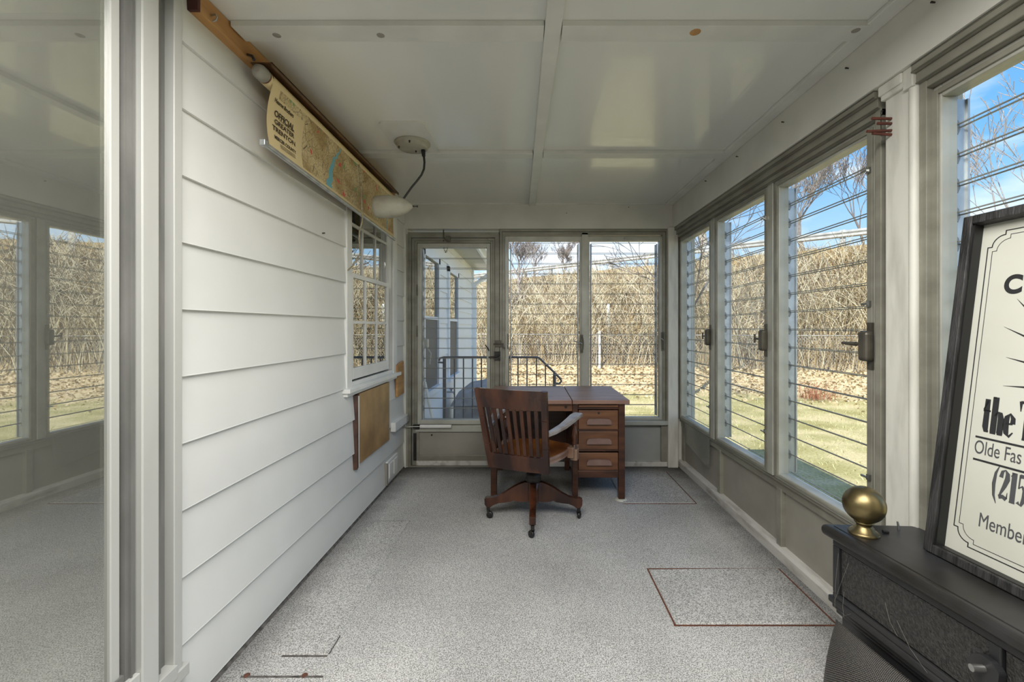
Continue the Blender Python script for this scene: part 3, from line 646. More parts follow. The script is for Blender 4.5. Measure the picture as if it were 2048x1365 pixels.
# dim rooms of the house behind the glass
MB().box(-2.2, -1.9, 2.3, 4.6, .1, 2.6).box(-1.9, -1.305, 2.6, 2.7, .1, 2.6).box(-1.9, -1.305, 4.4, 4.5, .1, 2.6).box(-1.9, -1.3, 2.6, 4.5, 0, .12).box(-1.9, -1.3, 2.6, 4.5, 2.5, 2.6).build('wall_house_room', 'dim_room', kind='structure')

# door_2 : sliding glass door on the left
d2 = MB().box(-1.235, -1.180, 1.497, 1.533, .19, 2.54).box(-1.235, -1.180, YR, 1.533, 2.50, 2.54).box(-1.25, -1.172, YR, 1.555, .165, .205).build('door_2', 'door_alloy', kind='structure', bevel=.003)
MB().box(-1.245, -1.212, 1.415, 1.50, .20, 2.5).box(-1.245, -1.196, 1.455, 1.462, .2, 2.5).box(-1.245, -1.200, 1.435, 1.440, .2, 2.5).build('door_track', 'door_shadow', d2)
MB().box(-1.21, -1.170, 1.362, 1.425, .235, 2.5).build('door_stile', 'door_alloy', d2, bevel=.004)
MB().box(-1.21, -1.175, YR, 1.362, .235, .315).build('bottom_rail', 'door_alloy', d2, bevel=.003)
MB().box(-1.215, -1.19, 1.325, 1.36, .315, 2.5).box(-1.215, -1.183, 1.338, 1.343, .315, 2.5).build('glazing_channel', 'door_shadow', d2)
MB().box(-1.218, -1.198, 1.288, 1.318, .315, 2.5).build('inner_stile', 'door_alloy', d2, bevel=.003)
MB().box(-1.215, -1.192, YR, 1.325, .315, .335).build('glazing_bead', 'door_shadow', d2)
B(-1.214, -1.208, YR, 1.325, .33, 2.5).build('glass_panel', 'door_glass', d2)
B(-1.25, -1.17, YR, 1.5, .19, .235).build('threshold', 'door_alloy', d2, bevel=.002)
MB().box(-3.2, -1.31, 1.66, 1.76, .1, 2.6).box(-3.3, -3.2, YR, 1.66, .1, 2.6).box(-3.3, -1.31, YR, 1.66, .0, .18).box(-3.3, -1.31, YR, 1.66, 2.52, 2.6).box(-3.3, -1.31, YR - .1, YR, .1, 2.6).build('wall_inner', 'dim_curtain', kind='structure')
ol = thing('wall_outlet', (-1.84, 1.655, .62), 'double power outlet plate on the dim wall seen through the glass door', 'outlet')
B(-1.885, -1.795, 1.648, 1.66, .55, .69).build('cover_plate', 'dim_room', ol, bevel=.002)
for z in (.59, .65): MB().lathe((-1.84, 1.649, z), (0, -1, 0), [(0, .020), (.004, .018)], 16).build('socket', 'dim_curtain', ol)

# ------------------------------------------------------------------ things on the left wall
t = thing('timber_beam', (-1.198, 1.60, 2.488), 'bare orange wooden batten screwed along the top of the siding', 'beam')
B(XL + .004, -1.176, 1.61, 3.95, 2.488, ZC - .002).build('batten', 'raw_wood', t, bevel=.003)
B(XL + .004, -1.176, 1.597, 1.61, 2.488, ZC - .002).build('end_cap', 'red_end', t)
MB().tube([(-1.176, 1.665, 2.515), (-1.155, 1.66, 2.515), (-1.150, 1.66, 2.505), (-1.155, 1.66, 2.492), (-1.166, 1.66, 2.49)], .003, 8).build('screw_hook', 'steel', t)

mp_ = thing('wall_map', (-1.12, 1.93, 2.10), 'rolled cloth wall map with title block, hanging from roller under the ceiling', 'map')
yA, yB2 = 1.95, 3.73
MB().tube([(-1.135, yA - .015, 2.435), (-1.135, yB2, 2.425)], .030, 18).build('roller', 'map_print', mp_)
MB().lathe((-1.135, yA - .075, 2.437), (0, 1, 0), [(0, .012), (.004, .024), (.02, .031), (.05, .031), (.056, .027)], 18).build('roller_cap', 'kick_panel', mp_)
MB().lathe((-1.135, yA - .02, 2.437), (0, 1, 0), [(0, .028), (.02, .0305), (.022, .028)], 18).build('roller_collar', 'chime_wood', mp_)
MB().box(-1.118, -1.085, yA - .05, yB2 + .02, 2.475, 2.480).box(-1.090, -1.085, yA - .05, yB2 + .02, 2.462, 2.480).box(-1.176, -1.118, yA - .05, yB2, 2.476, 2.480).build('top_rail', 'rail_wood', mp_)
MB().tube([(-1.176, 1.88, 2.50), (-1.14, 1.855, 2.478), (-1.13, 1.85, 2.46)], .006, 8).build('hanger_bracket', 'iron', mp_)
sh = MB(); nv, nu = 14, 24; vs = []; uvs = []
for side in (0, 1):
    for j in range(nv + 1):
        tt = j / nv; z = 2.128 + (2.425 - 2.128) * tt; dx = -.022 * math.sin(math.pi * tt) * (1 + .2 * side * 0)
        for i in range(nu + 1):
            s_ = i / nu; y = yA + (yB2 - yA) * s_; zz = z - .038 * s_ * (1 - tt) - .006 * s_ * tt
            k = 1.0 - .5 * s_
            vs.append((-1.108 + dx * k - .001 * side - .012 * (1 - tt), y, zz)); uvs.append((s_, tt))
fs = []; off = (nv + 1) * (nu + 1)
for j in range(nv):
    for i in range(nu):
        a = j * (nu + 1) + i; fs.append((a, a + nu + 1, a + nu + 2, a + 1)); fs.append((off + a, off + a + 1, off + a + nu + 2, off + a + nu + 1))
sh.add(vs, fs, 0, True); sh.uv = uvs
sh.build('map_sheet', 'map_print', mp_)
MB().tube([(-1.12, yA - .035, 2.138), (-1.12, yB2 + .03, 2.092)], .011, 12).build('bottom_rod', 'alloy', mp_)
MB().box(-1.132, -1.108, yA - .062, yA - .035, 2.126, 2.152).build('rod_cap', 'alloy', mp_, bevel=.003)
def mtext(body, y, z, size, width, off=0):
    tt = (z + size * .35 - 2.128) / .297; x = -1.108 - .022 * math.sin(math.pi * tt) * .97 - .012 * (1 - tt) + .0025
    sl = -.233 * math.cos(math.pi * tt) + .04
    o = text(body, size, (x - sl * size * .35, y, z), (0, 1, -.012), (sl, 0, 1), 'map_ink', mp_, off=off, ext=.0003)
    w = max(v.co.x for v in o.data.vertices) - min(v.co.x for v in o.data.vertices)
    for v in o.data.vertices: v.co.x *= width / w
mtext('Hearne Brothers', 1.985, 2.358, .025, .155, .0004)
mtext('OFFICIAL', 1.998, 2.303, .037, .165, .0008)
mtext('GREATER', 2.003, 2.271, .029, .165, .0005)
mtext('TRENTON', 1.988, 2.238, .030, .195, .0006)
mtext('MERCER COUNTY', 2.0, 2.202, .023, .185, .0004)
for z in (2.298, 2.188, 2.181, 2.174): 
    tt = (z - 2.128) / .297; x = -1.108 - .022 * math.sin(math.pi * tt) * .97 - .012 * (1 - tt) + .003
    B(x, x + .0006, 2.04, 2.17, z, z + .0016).build('print_rule', 'map_ink', mp_)

cd = thing('blind_tape', (-1.10, 3.03, 1.72), 'frayed pull cord dangling over the map down to the window', 'cord')
MB().tube([(-1.085, 2.87, 2.40), (-1.088, 2.92, 2.25), (-1.092, 2.95, 2.06), (-1.13, 3.0, 2.0)], .0055, 6).build('upper_cord', 'tape', cd)
MB().tube([(-1.13, 3.0, 2.0), (-1.14, 3.02, 1.95), (-1.14, 3.04, 1.86), (-1.165, 2.98, 1.77), (-1.175, 2.92, 1.73)], .005, 6).build('lower_cord', 'tape', cd)

hb = thing('hardboard_cover', (XL, 3.13, .39), 'brown hardboard square with torn dark edge fixed below the window', 'panel')
B(XL + .002, -1.190, 3.155, 3.84, .40, .893).build('board', 'hardboard', hb, bevel=.002)
MB().hexa([(XL + .002, 3.10, .375), (-1.185, 3.105, .375), (-1.188, 3.155, .39), (XL + .002, 3.155, .39), (XL + .002, 3.11, .885), (-1.19, 3.12, .885), (-1.19, 3.155, .893), (XL + .002, 3.155, .893)]).build('torn_edge', 'dark_brown', hb)
MB().box(-1.19, -1.1865, 3.135, 3.15, .385, .88).build('white_seam', 'white_trim', hb)
wc = MB().hexa([(XL + .015, 4.06, .725), (-1.185, 4.06, .725), (-1.185, 4.275, .735), (XL + .015, 4.275, .735), (XL + .015, 4.05, 1.02), (-1.185, 4.05, 1.02), (-1.185, 4.265, 1.045), (XL + .015, 4.265, 1.045)])
o = wc.build('wood_offcut', 'raw_wood', origin=(-1.2, 4.16, .72), bevel=.006); tag(o, 'small orange plywood offcut fixed to the siding right of the window', 'board')
v = thing('floor_vent', (-1.2, 3.95, .04), 'white wall vent cover low on the siding by the door', 'vent')
MB().box(XL + .008, -1.192, 3.80, 4.09, .045, .22).build('frame', 'white_trim', v, bevel=.004)
for k in range(2): B(-1.192, -1.186, 3.835 + k * .125, 3.94 + k * .125, .07, .195).build('shutter', 'white_trim', v, bevel=.002)
B(XL + .006, -1.19, 3.775, 3.80, .03, .21).build('dark_gap', 'kick_panel', v)
v = thing('closer_block', (-1.19, 4.12, .44), 'white wooden block on the siding holding the door closer rod', 'bracket')
B(XL + .01, -1.165, 3.93, 4.335, .445, .525).build('block', 'white_trim', v, bevel=.004)
B(-1.165, -1.15, 4.29, 4.33, .46, .51).build('hook_plate', 'steel', v)
for (u, v_) in ((643, 467),):
    Y = F * 1.21 / (CX - u); n = MB().tube([(-1.218, Y, Z(v_, Y)), (-1.190, Y, Z(v_, Y) + .002)], [.003, .0035], 8).build('wall_nail', 'iron', origin=(-1.205, Y, Z(v_, Y))); tag(n, 'single dark nail sticking out of the white siding left of the window', 'nail')

# ------------------------------------------------------------------ ceiling lamp
lp = thing('ceiling_lamp', (-.75, 2.9, 2.08), 'gooseneck ceiling lamp with cream bullet shade on a black flex', 'lamp')
def rrect(x0, x1, y0, y1, r, z, n=5):
    out_ = []
    for cx_, cy_, a in ((x1 - r, y1 - r, 0), (x0 + r, y1 - r, 90), (x0 + r, y0 + r, 180), (x1 - r, y0 + r, 270)):
        for k in range(n + 1):
            t_ = math.radians(a + 90 * k / n); out_.append((cx_ + r * math.cos(t_), cy_ + r * math.sin(t_), z))
    return out_
MB().prism(rrect(-.882, -.612, 2.62, 3.06, .035, ZC - .012), (0, 0, .012)).build('mounting_plate', 'batten_paint', lp, bevel=.003)
MB().lathe((-.753, 2.91, ZC - .010), (0, 0, -1), [(0, .112), (.008, .114), (.014, .108), (.016, .100), (.034, .098), (.040, .090), (.041, .02)], 36).build('canopy', 'lamp_shade', lp)
for (u, v_) in ((819, 284), (798, 295), (832, 304)):
    Y = F * 1.16 / (CY - v_ + 4); MB().tube([(X(u, Y), Y, ZC - .048), (X(u, Y), Y, ZC - .062)], [.006, .004], 10).build('canopy_screw', 'iron', lp)
Yc = 2.93
def lpx(u, v_, Y=Yc): return (X(u, Y), Y, Z(v_, Y))
MB().tube([(X(845, Yc), Yc, ZC - .05), lpx(846.5, 300), lpx(847.5, 313)], [.018, .015, .011], 12).build('flex_sleeve', 'black_rubber', lp)
MB().tube([lpx(847.5, 310), lpx(849, 325), lpx(848, 338), lpx(843, 350), lpx(834, 362), lpx(824, 374), lpx(814, 388), lpx(807, 398)], .007, 10).build('flex', 'black_rubber', lp)
a, b = Vector(lpx(750, 414)), Vector(lpx(826, 413))
MB().lathe(a, (b - a), [(.0, .062), (.002, .066), (.02, .071), (.06, .074), (.10, .073), (.14, .068), (.18, .056), (.21, .040), (.232, .022), (.245, .010)], 32).build('shade', 'lamp_shade', lp)
MB().tube([b, b + Vector((.012, 0, 0)), b + Vector((.028, 0, 0))], [.006, .003, .0035], 8).tube([b + Vector((.026, 0, 0)), b + Vector((.031, 0, 0))], .007, 8).build('switch_knob', 'iron', lp)

# ------------------------------------------------------------------ desk
dk = thing('desk', (.23, 3.9, 0), 'old brown wooden desk with worn top and three drawers by the back window', 'desk')
ZD = .794; yf, ybk = 3.49, 4.34
B(-.330, .332, yf, ybk, ZD - .031, ZD).build('flip_top', 'desk_top', dk, bevel=.003)
B(.338, .782, yf, ybk, ZD - .031, ZD).build('desktop', 'desk_top', dk, bevel=.003)
B(-.02, .30, 4.28, 4.30, ZD, ZD + .003).build('pencil_stop', 'desk_wood', dk)
yl = yf + .035
for (x0, x1, y0) in ((-.30, -.252, yl), (.340, .384, yl), (.702, .752, yl), (-.30, -.252, 4.27), (.34, .384, 4.27), (.702, .752, 4.27)):
    B(x0, x1, y0, y0 + .048, .012 if x0 > .6 and y0 < 4 else 0, ZD - .031).build('leg', 'desk_wood', dk, bevel=.004)
MB().lathe((.727, yl + .024, 0), (0, 0, 1), [(0, .050), (.006, .050), (.012, .040), (.012, .01)], 20).build('floor_glide', 'sign_face', dk)
B(.384, .702, yl + .012, yl + .03, .655 + .06, ZD - .031).build('top_rail', 'desk_wood', dk)
B(.388, .698, yl - .006, yl + .02, .733, .754).build('writing_slide', 'desk_drawer', dk, bevel=.004)
def pull(root, zc, x=.546):
    w, h_ = .096, .046; pts = []
    for k in range(11):
        t_ = math.pi * k / 10; pts.append((x + (w - .03) * (1 if k < 5 else -1 if k > 5 else 0) + .03 * math.cos(t_), yl - .028, zc - h_ / 2 + .030 * math.sin(t_) + .014))
    poly = [(x + w, yl - .028, zc - h_ / 2)] + pts + [(x - w, yl - .028, zc - h_ / 2)]
    MB().prism(poly, (0, .030, 0)).build('drawer_pull', 'pull_wood', root, bevel=.004)
for i, (z0, z1) in enumerate(((.560, .708), (.402, .543), (.240, .375))):
    d = B(.388, .698, yl + .0, yl + .02, z0, z1).build('drawer', 'desk_drawer', dk, bevel=.003)
    pull(d, (z0 + z1) / 2 - (.008 if i == 0 else .0))
    B(.384, .702, yl + .008, yl + .03, z0 - .016, z0).build('drawer_rail', 'desk_wood', dk)
MB().lathe((.546, yl + .001, .687), (0, -1, 0), [(0, .010), (.002, .009)], 14).build('keyhole', 'iron', dk)
B(.384, .702, yl + .006, yl + .03, .178, .232).build('bottom_rail', 'desk_wood', dk, bevel=.003)
B(.384, .702, yl + .03, 4.28, .178, .19).build('pedestal_floor', 'desk_wood', dk)
B(.352, .362, yl + .03, 4.28, .178, ZD - .031).build('side_panel', 'desk_wood', dk); B(.726, .738, yl + .03, 4.28, .178, ZD - .031).build('side_panel', 'desk_wood', dk)
B(-.252, .340, yl + .010, yl + .03, ZD - .094, ZD - .031).build('apron', 'desk_drawer', dk, bevel=.002)
MB().lathe((.290, yl + .011, ZD - .062), (0, -1, 0), [(0, .012), (.002, .011)], 14).build('keyhole', 'iron', dk)
B(-.290, -.262, yl + .04, 4.28, .15, ZD - .031).build('side_panel', 'desk_wood', dk)
B(-.255, .70, 4.285, 4.30, .12, ZD - .031).build('back_panel', 'desk_wood', dk)

# ------------------------------------------------------------------ chair
th = math.radians(23); fx, fy = math.sin(th), math.cos(th); ox, oy = .031, 3.20
def C(x, y, z): return Vector((ox + x * fy + y * fx, oy - x * fx + y * fy, z))
ch = thing('swivel_chair', (ox, oy, 0), 'antique wooden swivel armchair with slatted back in front of the desk', 'chair')
rt = Vector((fy, -fx, 0)); fw = Vector((fx, fy, 0))
def backp(s, h):   # s -1..1 across the back, h 0..1 up the back
    w = .187 + .032 * h; y = -.262 - .13 * h - .022 * (1 - s * s) * (.4 + .6 * h)
    return C(s * w, y, .43 + .535 * h)
for s in (-1, 1):
    m = MB(); pts = [backp(s * 1.06, h) for h in (-.02, .3, .65, 1.0)]
    for i in range(3): m.beam(pts[i], pts[i + 1], .040, .030, rt)
    m.build('back_post', 'walnut', ch, bevel=.004)
def curved(h0, h1, th_, name, s0=-1, s1=1, m='walnut', n=12, dy=0, par=None):
    mb = MB(); vs = []
    for k in range(n + 1):
        s = s0 + (s1 - s0) * k / n
        for h in (h0, h1):
            for d in (-th_ / 2, th_ / 2): vs.append(backp(s, h) + fw * (d + dy))
    fs = []
    for k in range(n):
        a = 4 * k; b_ = a + 4
        fs += [(a, b_, b_ + 2, a + 2), (a + 1, a + 3, b_ + 3, b_ + 1), (a, a + 1, b_ + 1, b_), (a + 2, b_ + 2, b_ + 3, a + 3)]
    fs += [(0, 2, 3, 1), (4 * n, 4 * n + 1, 4 * n + 3, 4 * n + 2)]
    mb.add(vs, fs, 0, False); return mb.build(name, m, ch, bevel=.003)
curved(.765, 1.005, .026, 'crest_rail', -1.0, 1.0); curved(-.02, .18, .030, 'lower_rail', -1.0, 1.0)
for k in range(8):
    s = -.80 + 1.60 * k / 7
    m = MB(); q = [backp(s, h) for h in (.16, .45, .80)]
    for i in range(2): m.beam(q[i], q[i + 1], .024, .011, rt)
    m.build('back_slat', 'walnut', ch, bevel=.002)
# saddle seat
seat = MB(); n = 18; ring_ = []
outl = []
for k in range(40):
    t_ = 2 * math.pi * k / 40; cx_, sx_ = math.cos(t_), math.sin(t_)
    x = .245 * abs(cx_) ** .45 * (1 if cx_ > 0 else -1); y = .245 * abs(sx_) ** .45 * (1 if sx_ > 0 else -1) - .02
    if y < 0: x *= 1 - .15 * min(1, -y / .25)
    outl.append((x, y))
vs = []; rings = (0, .35, .65, .85, .96, 1.0)
for r_ in rings:
    for (x, y) in outl:
        dip = .022 * (1 - r_ ** 3) if r_ < 1 else .004
        hump = .012 * math.exp(-(x * r_ / .05) ** 2) * max(0, (y * r_) / .2)
        vs.append(C(x * r_, y * r_, .508 - dip + hump))
for dz, rr in ((.020, 1.005), (.048, .985)):
    for (x, y) in outl: vs.append(C(x * rr, y * rr, .508 - dz))
fs = []; nr = len(rings) + 2
for r_ in range(nr - 1):
    for k in range(40): fs.append((r_ * 40 + k, (r_ + 1) * 40 + k, (r_ + 1) * 40 + (k + 1) % 40, r_ * 40 + (k + 1) % 40))
fs.append(tuple(range((nr - 1) * 40, nr * 40)))
seat.add(vs, fs, 0, True); seat.mi = [0 if i < 40 * 4 else 1 for i in range(len(seat.f))]
seat.build('seat', ['seat_wood', 'walnut_pale'], ch)
for s in (-1, 1):
    P = [(s * .215, -.315, .695), (s * .235, -.24, .700), (s * .262, -.12, .715), (s * .282, -.02, .738), (s * .290, .06, .752), (s * .290, .13, .752), (s * .284, .165, .744)]
    m = MB(); vs = []
    for i, (x, y, z) in enumerate(P):
        w = (.036, .048, .058, .066, .072, .072, .046)[i]
        vs += [C(x - w / 2, y, z - .026), C(x + w / 2, y, z - .026), C(x + w / 2, y, z - .004), C(x + w * .3, y, z), C(x - w * .3, y, z), C(x - w / 2, y, z - .004)]
    fs = []
    for i in range(len(P) - 1):
        for k in range(6): fs.append((i * 6 + k, i * 6 + (k + 1) % 6, i * 6 + 6 + (k + 1) % 6, i * 6 + 6 + k))
    fs += [tuple(range(6))[::-1], tuple((len(P) - 1) * 6 + k for k in range(6))]
    m.add(vs, fs); m.build('armrest', 'arm_wood_sheen', ch, bevel=.003)
    b0 = C(s * .272, .105, .44)
    MB().lathe(b0, (0, 0, 1), [(.0, .022), (.04, .022), (.085, .017), (.090, .013), (.10, .021), (.112, .015), (.125, .017), (.150, .023), (.175, .021), (.215, .012), (.228, .011), (.232, .018), (.242, .019), (.248, .012), (.262, .015), (.288, .017)], 20).build('arm_spindle', 'walnut', ch)
    MB().beam(C(s * .255, .055, .478), C(s * .262, .175, .478), .075, .048, (0, 0, 1)).beam(C(s * .272, .105, .420), C(s * .272, .105, .50), .05, .05, rt).build('arm_block', 'walnut_pale', ch, bevel=.006)
# mechanism, column and four-leg base
MB().beam(C(0, -.15, .445), C(0, .15, .445), .11, .03, rt).beam(C(-.10, 0, .43), C(.10, 0, .43), .05, .03, fw).build('tilt_plate', 'iron', ch, bevel=.004)
cc = Vector((ox, oy, 0))
MB().lathe(cc, (0, 0, 1), [(.27, .034), (.30, .034), (.36, .020), (.44, .018)], 20).build('screw_column', 'iron', ch)
MB().lathe(cc, (0, 0, 1), [(.262, .030), (.265, .050), (.275, .056), (.29, .056), (.30, .050), (.305, .055), (.315, .055), (.325, .045), (.335, .036)], 24).build('hub_collar', 'iron', ch)
MB().lathe(cc, (0, 0, 1), [(.105, .020), (.11, .038), (.14, .044), (.265, .044), (.27, .03)], 20).build('hub', 'walnut', ch)
prof_t = [(.03, .262), (.06, .262), (.10, .248), (.15, .222), (.20, .188), (.25, .162), (.29, .152), (.33, .150), (.347, .143)]
prof_b = [(.345, .105), (.335, .088), (.305, .083), (.285, .098), (.25, .112), (.20, .118), (.16, .124), (.14, .135), (.12, .128), (.10, .125), (.06, .125), (.03, .13)]
for k, a in enumerate((-1.5, 88.5, 178.5, 268.5)):
    ar = math.radians(a); d = Vector((math.cos(ar), math.sin(ar), 0)); n_ = Vector((-d.y, d.x, 0)); sc = .94 if k == 3 else 1.0
    poly = [cc + d * r_ * sc + Vector((0, 0, z)) - n_ * .021 for r_, z in prof_t + prof_b]
    lg = MB().prism(poly, n_ * .042).build('leg', 'walnut', ch, bevel=.005)
    e_ = cc + d * .322 * sc
    rs = np.random.RandomState(k + 3); wd = Vector((math.cos(ar + 1.2 + k * .9), math.sin(ar + 1.2 + k * .9), 0)); wn = Vector((-wd.y, wd.x, 0))
    c_ = e_ + wd * .012
    MB().tube([e_ + Vector((0, 0, .085)), e_ + Vector((0, 0, .055))], [.014, .011], 10).beam(e_ + Vector((0, 0, .056)) + wn * .013, c_ + Vector((0, 0, .024)) + wn * .013, .014, .003, wd).beam(e_ + Vector((0, 0, .056)) - wn * .013, c_ + Vector((0, 0, .024)) - wn * .013, .014, .003, wd).build('caster_fork', 'iron', lg)
    MB().lathe(c_ + Vector((0, 0, .024)) - wn * .010, wn, [(0, .010), (.001, .022), (.004, .024), (.016, .024), (.019, .022), (.020, .010)], 20).build('caster_wheel', 'black_rubber', lg)

# ------------------------------------------------------------------ stove, finial, sign
ra = math.radians(6.0); s1 = Vector((math.sin(ra), -math.cos(ra), 0)); s2 = Vector((math.cos(ra), math.sin(ra) * -1, 0))
s2 = Vector((math.cos(ra), -math.sin(ra) * .0 - .06, 0)).normalized()
SC = Vector((1.073, 1.665, 0)); ZS = .64; LW, LD = .70, .335
def Sx(a, b, z): return SC + s1 * a + s2 * b + Vector((0, 0, z))     # a along the long side, b towards the wall
def sbox(m, a0, a1, b0, b1, z0, z1): return m.hexa([Sx(a0, b0, z0), Sx(a1, b0, z0), Sx(a1, b1, z0), Sx(a0, b1, z0), Sx(a0, b0, z1), Sx(a1, b0, z1), Sx(a1, b1, z1), Sx(a0, b1, z1)])
st = thing('stove', Sx(LW / 2, LD / 2, 0), 'black cast iron stove with panelled sides at the right foreground', 'stove')
sbox(MB(), 0, LW, 0, LD, ZS - .042, ZS - .002).build('top_plate', 'stove_top', st, bevel=.017, seg=4)
m = MB(); nP = rrect(0, 1, 0, 1, .03, 0)
sbox(m, .030, LW - .03, .030, LD - .01, ZS - .003, ZS); m.build('top_inset', 'stove_top', st, bevel=.002)
sbox(MB(), .035, LW - .035, .035, LD - .02, .38, ZS - .042).build('upper_body', 'stove_iron', st, bevel=.004)
m = MB()   # raised frame around the side panels
for (a0, a1, z0, z1) in ((.035, LW - .035, .575, .597), (.035, LW - .035, .385, .405), (.035, .062, .405, .575), (.538, .566, .405, .575), (LW - .06, LW - .035, .405, .575)): sbox(m, a0, a1, .022, .036, z0, z1)
m.build('panel_frame', 'stove_iron', st, bevel=.003)
sbox(MB(), .066, .534, .029, .036, .409, .571).build('hammered_panel', 'stove_hammer', st, bevel=.002)
sbox(MB(), .570, LW - .064, .029, .036, .409, .571).build('hammered_panel', 'stove_hammer', st, bevel=.002)
m = MB()
for k, (o_, z0, z1) in enumerate(((.018, .362, .385), (.026, .345, .364), (.034, .328, .347))): sbox(m, o_, LW - o_, o_, LD - .01, z0, z1)
m.build('ledge_moulding', 'stove_iron', st, bevel=.004)
sbox(MB(), .045, LW - .045, .045, LD - .02, .10, .33).build('lower_body', 'stove_iron', st, bevel=.006)
for (a, b_) in ((.06, .06), (LW - .06, .06), (.06, LD - .05), (LW - .06, LD - .05)):
    MB().tube([Sx(a, b_, .10), Sx(a, b_, .06), Sx(a, b_, 0)], [.03, .018, .024], 12).build('leg', 'stove_iron', st)
# damper lever
m = MB(); base = Sx(.505, .020, .505)
pts2 = [(0, .0), (.012, .022), (.03, .032), (.055, .030), (.07, .012), (.068, -.012), (.085, -.03), (.06, -.05), (.03, -.05), (.008, -.03)]
m.prism([base + s1 * p_ + Vector((0, 0, q_)) - s2 * .012 for p_, q_ in pts2], s2 * .018); m.build('damper_lever', 'stove_iron', st, bevel=.004)
MB().tube([base + s1 * .035 - s2 * .04, base + s1 * .035], .009, 10).build('lever_pin', 'steel', st)
for (u, v_) in ((1770, 1066), (1797, 1060)):
    Y = (H - ZS) * F / (v_ - CY); p_ = Vector((X(u, Y), Y, ZS))
    if u > 1780: MB().tube([p_, p_ + Vector((0, 0, .012)), p_ + Vector((-.002, .002, .028))], [.004, .004, .003], 8).build('top_pin', 'steel', st)
    else: MB().tube([p_ - Vector((.008, 0, -.004)), p_ + Vector((.010, -.004, .004))], [.006, .004], 8).build('top_bolt', 'iron', st)
# wire mesh guard bowed out below the ledge
g_ = MB(); vs = []; uv = []; na, nb = 40, 20
for i in range(na + 1):
    a = .085 + .50 * i / na; s_ = (i / na * 2 - 1); bow = max(0.0, 1 - abs(s_) ** 2.4) ** .5
    for j in range(nb + 1):
        t_ = j / nb; outw = .045 + .125 * math.sin(t_ * math.pi / 2) * bow; drop = .22 * (1 - math.cos(t_ * math.pi / 2)) + .03 * t_
        drop += .02 * (1 - bow) * t_
        vs.append(Sx(a, .040 - outw, (.335 - drop))); uv.append((i / na, t_ * .8))
fs = [(i * (nb + 1) + j, i * (nb + 1) + j + 1, (i + 1) * (nb + 1) + j + 1, (i + 1) * (nb + 1) + j) for i in range(na) for j in range(nb)]
g_.add(vs, fs, 0, True); g_.uv = uv
mg = thing('mesh_guard', Sx(.33, -.06, .10), 'black woven wire mesh guard bowed out below the stove ledge', 'fire screen')
go = g_.build('wire_mesh', 'wire_weave', mg); so = go.modifiers.new('solid', 'SOLIDIFY'); so.thickness = .002

bp = Vector((X(1728, 1.569), 1.569, ZS))
fn = thing('brass_finial', bp, 'tarnished brass ball finial standing on the far stove corner', 'finial')
MB().lathe(bp, (0, 0, 1), [(0, .046), (.005, .047), (.010, .042), (.016, .032), (.022, .030), (.027, .024), (.033, .022), (.038, .027), (.042, .030), (.046, .022)], 32).build('foot', 'brass', fn)
MB().lathe(bp + Vector((0, 0, .040)), (0, 0, 1), [(.062 * (1 - math.cos(q)), .0635 * math.sin(q) + .0005) for q in np.linspace(0.12, math.pi, 28)], 40).build('ball', 'brass', fn)

SB = Vector((1.273, 1.456, ZS + .003)); e1 = Vector((.0825, -.9966, 0)).normalized(); e2 = Vector((.1335, .0, .991)); e2 = (e2 - e1 * e2.dot(e1)).normalized(); en = e1.cross(e2).normalized()
if en.x > 0: en = -en      # faces the room
SW, SH_, FWd, FT = .78, 1.085, .028, .058
def Q(a, b, c=0): return SB + e1 * a + e2 * b - en * c      # c goes backwards from the front of the frame
def qbox(m, a0, a1, b0, b1, c0, c1): return m.hexa([Q(a0, b0, c0), Q(a1, b0, c0), Q(a1, b1, c0), Q(a0, b1, c0), Q(a0, b0, c1), Q(a1, b0, c1), Q(a1, b1, c1), Q(a0, b1, c1)])
def sign_at(u, v_):   # the point of the sign's face seen along a line of sight of the photograph
    d = Vector(((u - CX) / F, 1, (CY - v_) / F)); o_ = Vector((0, 0, H)); p0 = Q(0, 0, .0395)
    t_ = (p0 - o_).dot(en) / d.dot(en); r = o_ + d * t_ - p0; return r.dot(e1), r.dot(e2)
sg = thing('framed_sign', Q(SW / 2, 0, .02), 'cream advertising sign in a black wooden frame leaning on the stove top', 'sign')
for (a0, a1, b0, b1) in ((0, FWd, 0, SH_), (SW - FWd, SW, 0, SH_), (FWd, SW - FWd, 0, FWd), (FWd, SW - FWd, SH_ - FWd, SH_)):
    qbox(MB(), a0, a1, b0, b1, 0, FT).build('frame_rail', 'black_wood', sg, bevel=.003)
fc = qbox(MB(), FWd - .004, SW - FWd + .004, FWd - .004, SH_ - FWd + .004, .040, .046).build('sign_face', 'sign_face', sg)
for (a0, a1, b0, b1) in ((FWd - .002, FWd + .004, FWd, SH_ - FWd), (FWd, SW - FWd, FWd - .002, FWd + .002)):
    qbox(MB(), a0, a1, b0, b1, .010, .040).build('inner_liner', 'black_flat', sg)
FO = Q(0, 0, .0395)
def stroke(pts, w, m='ink', name='printed_line'):
    return MB().ribbon(pts, w, FO, e1, e2, Vector((0, 0, 0))).build(name, m, fc)
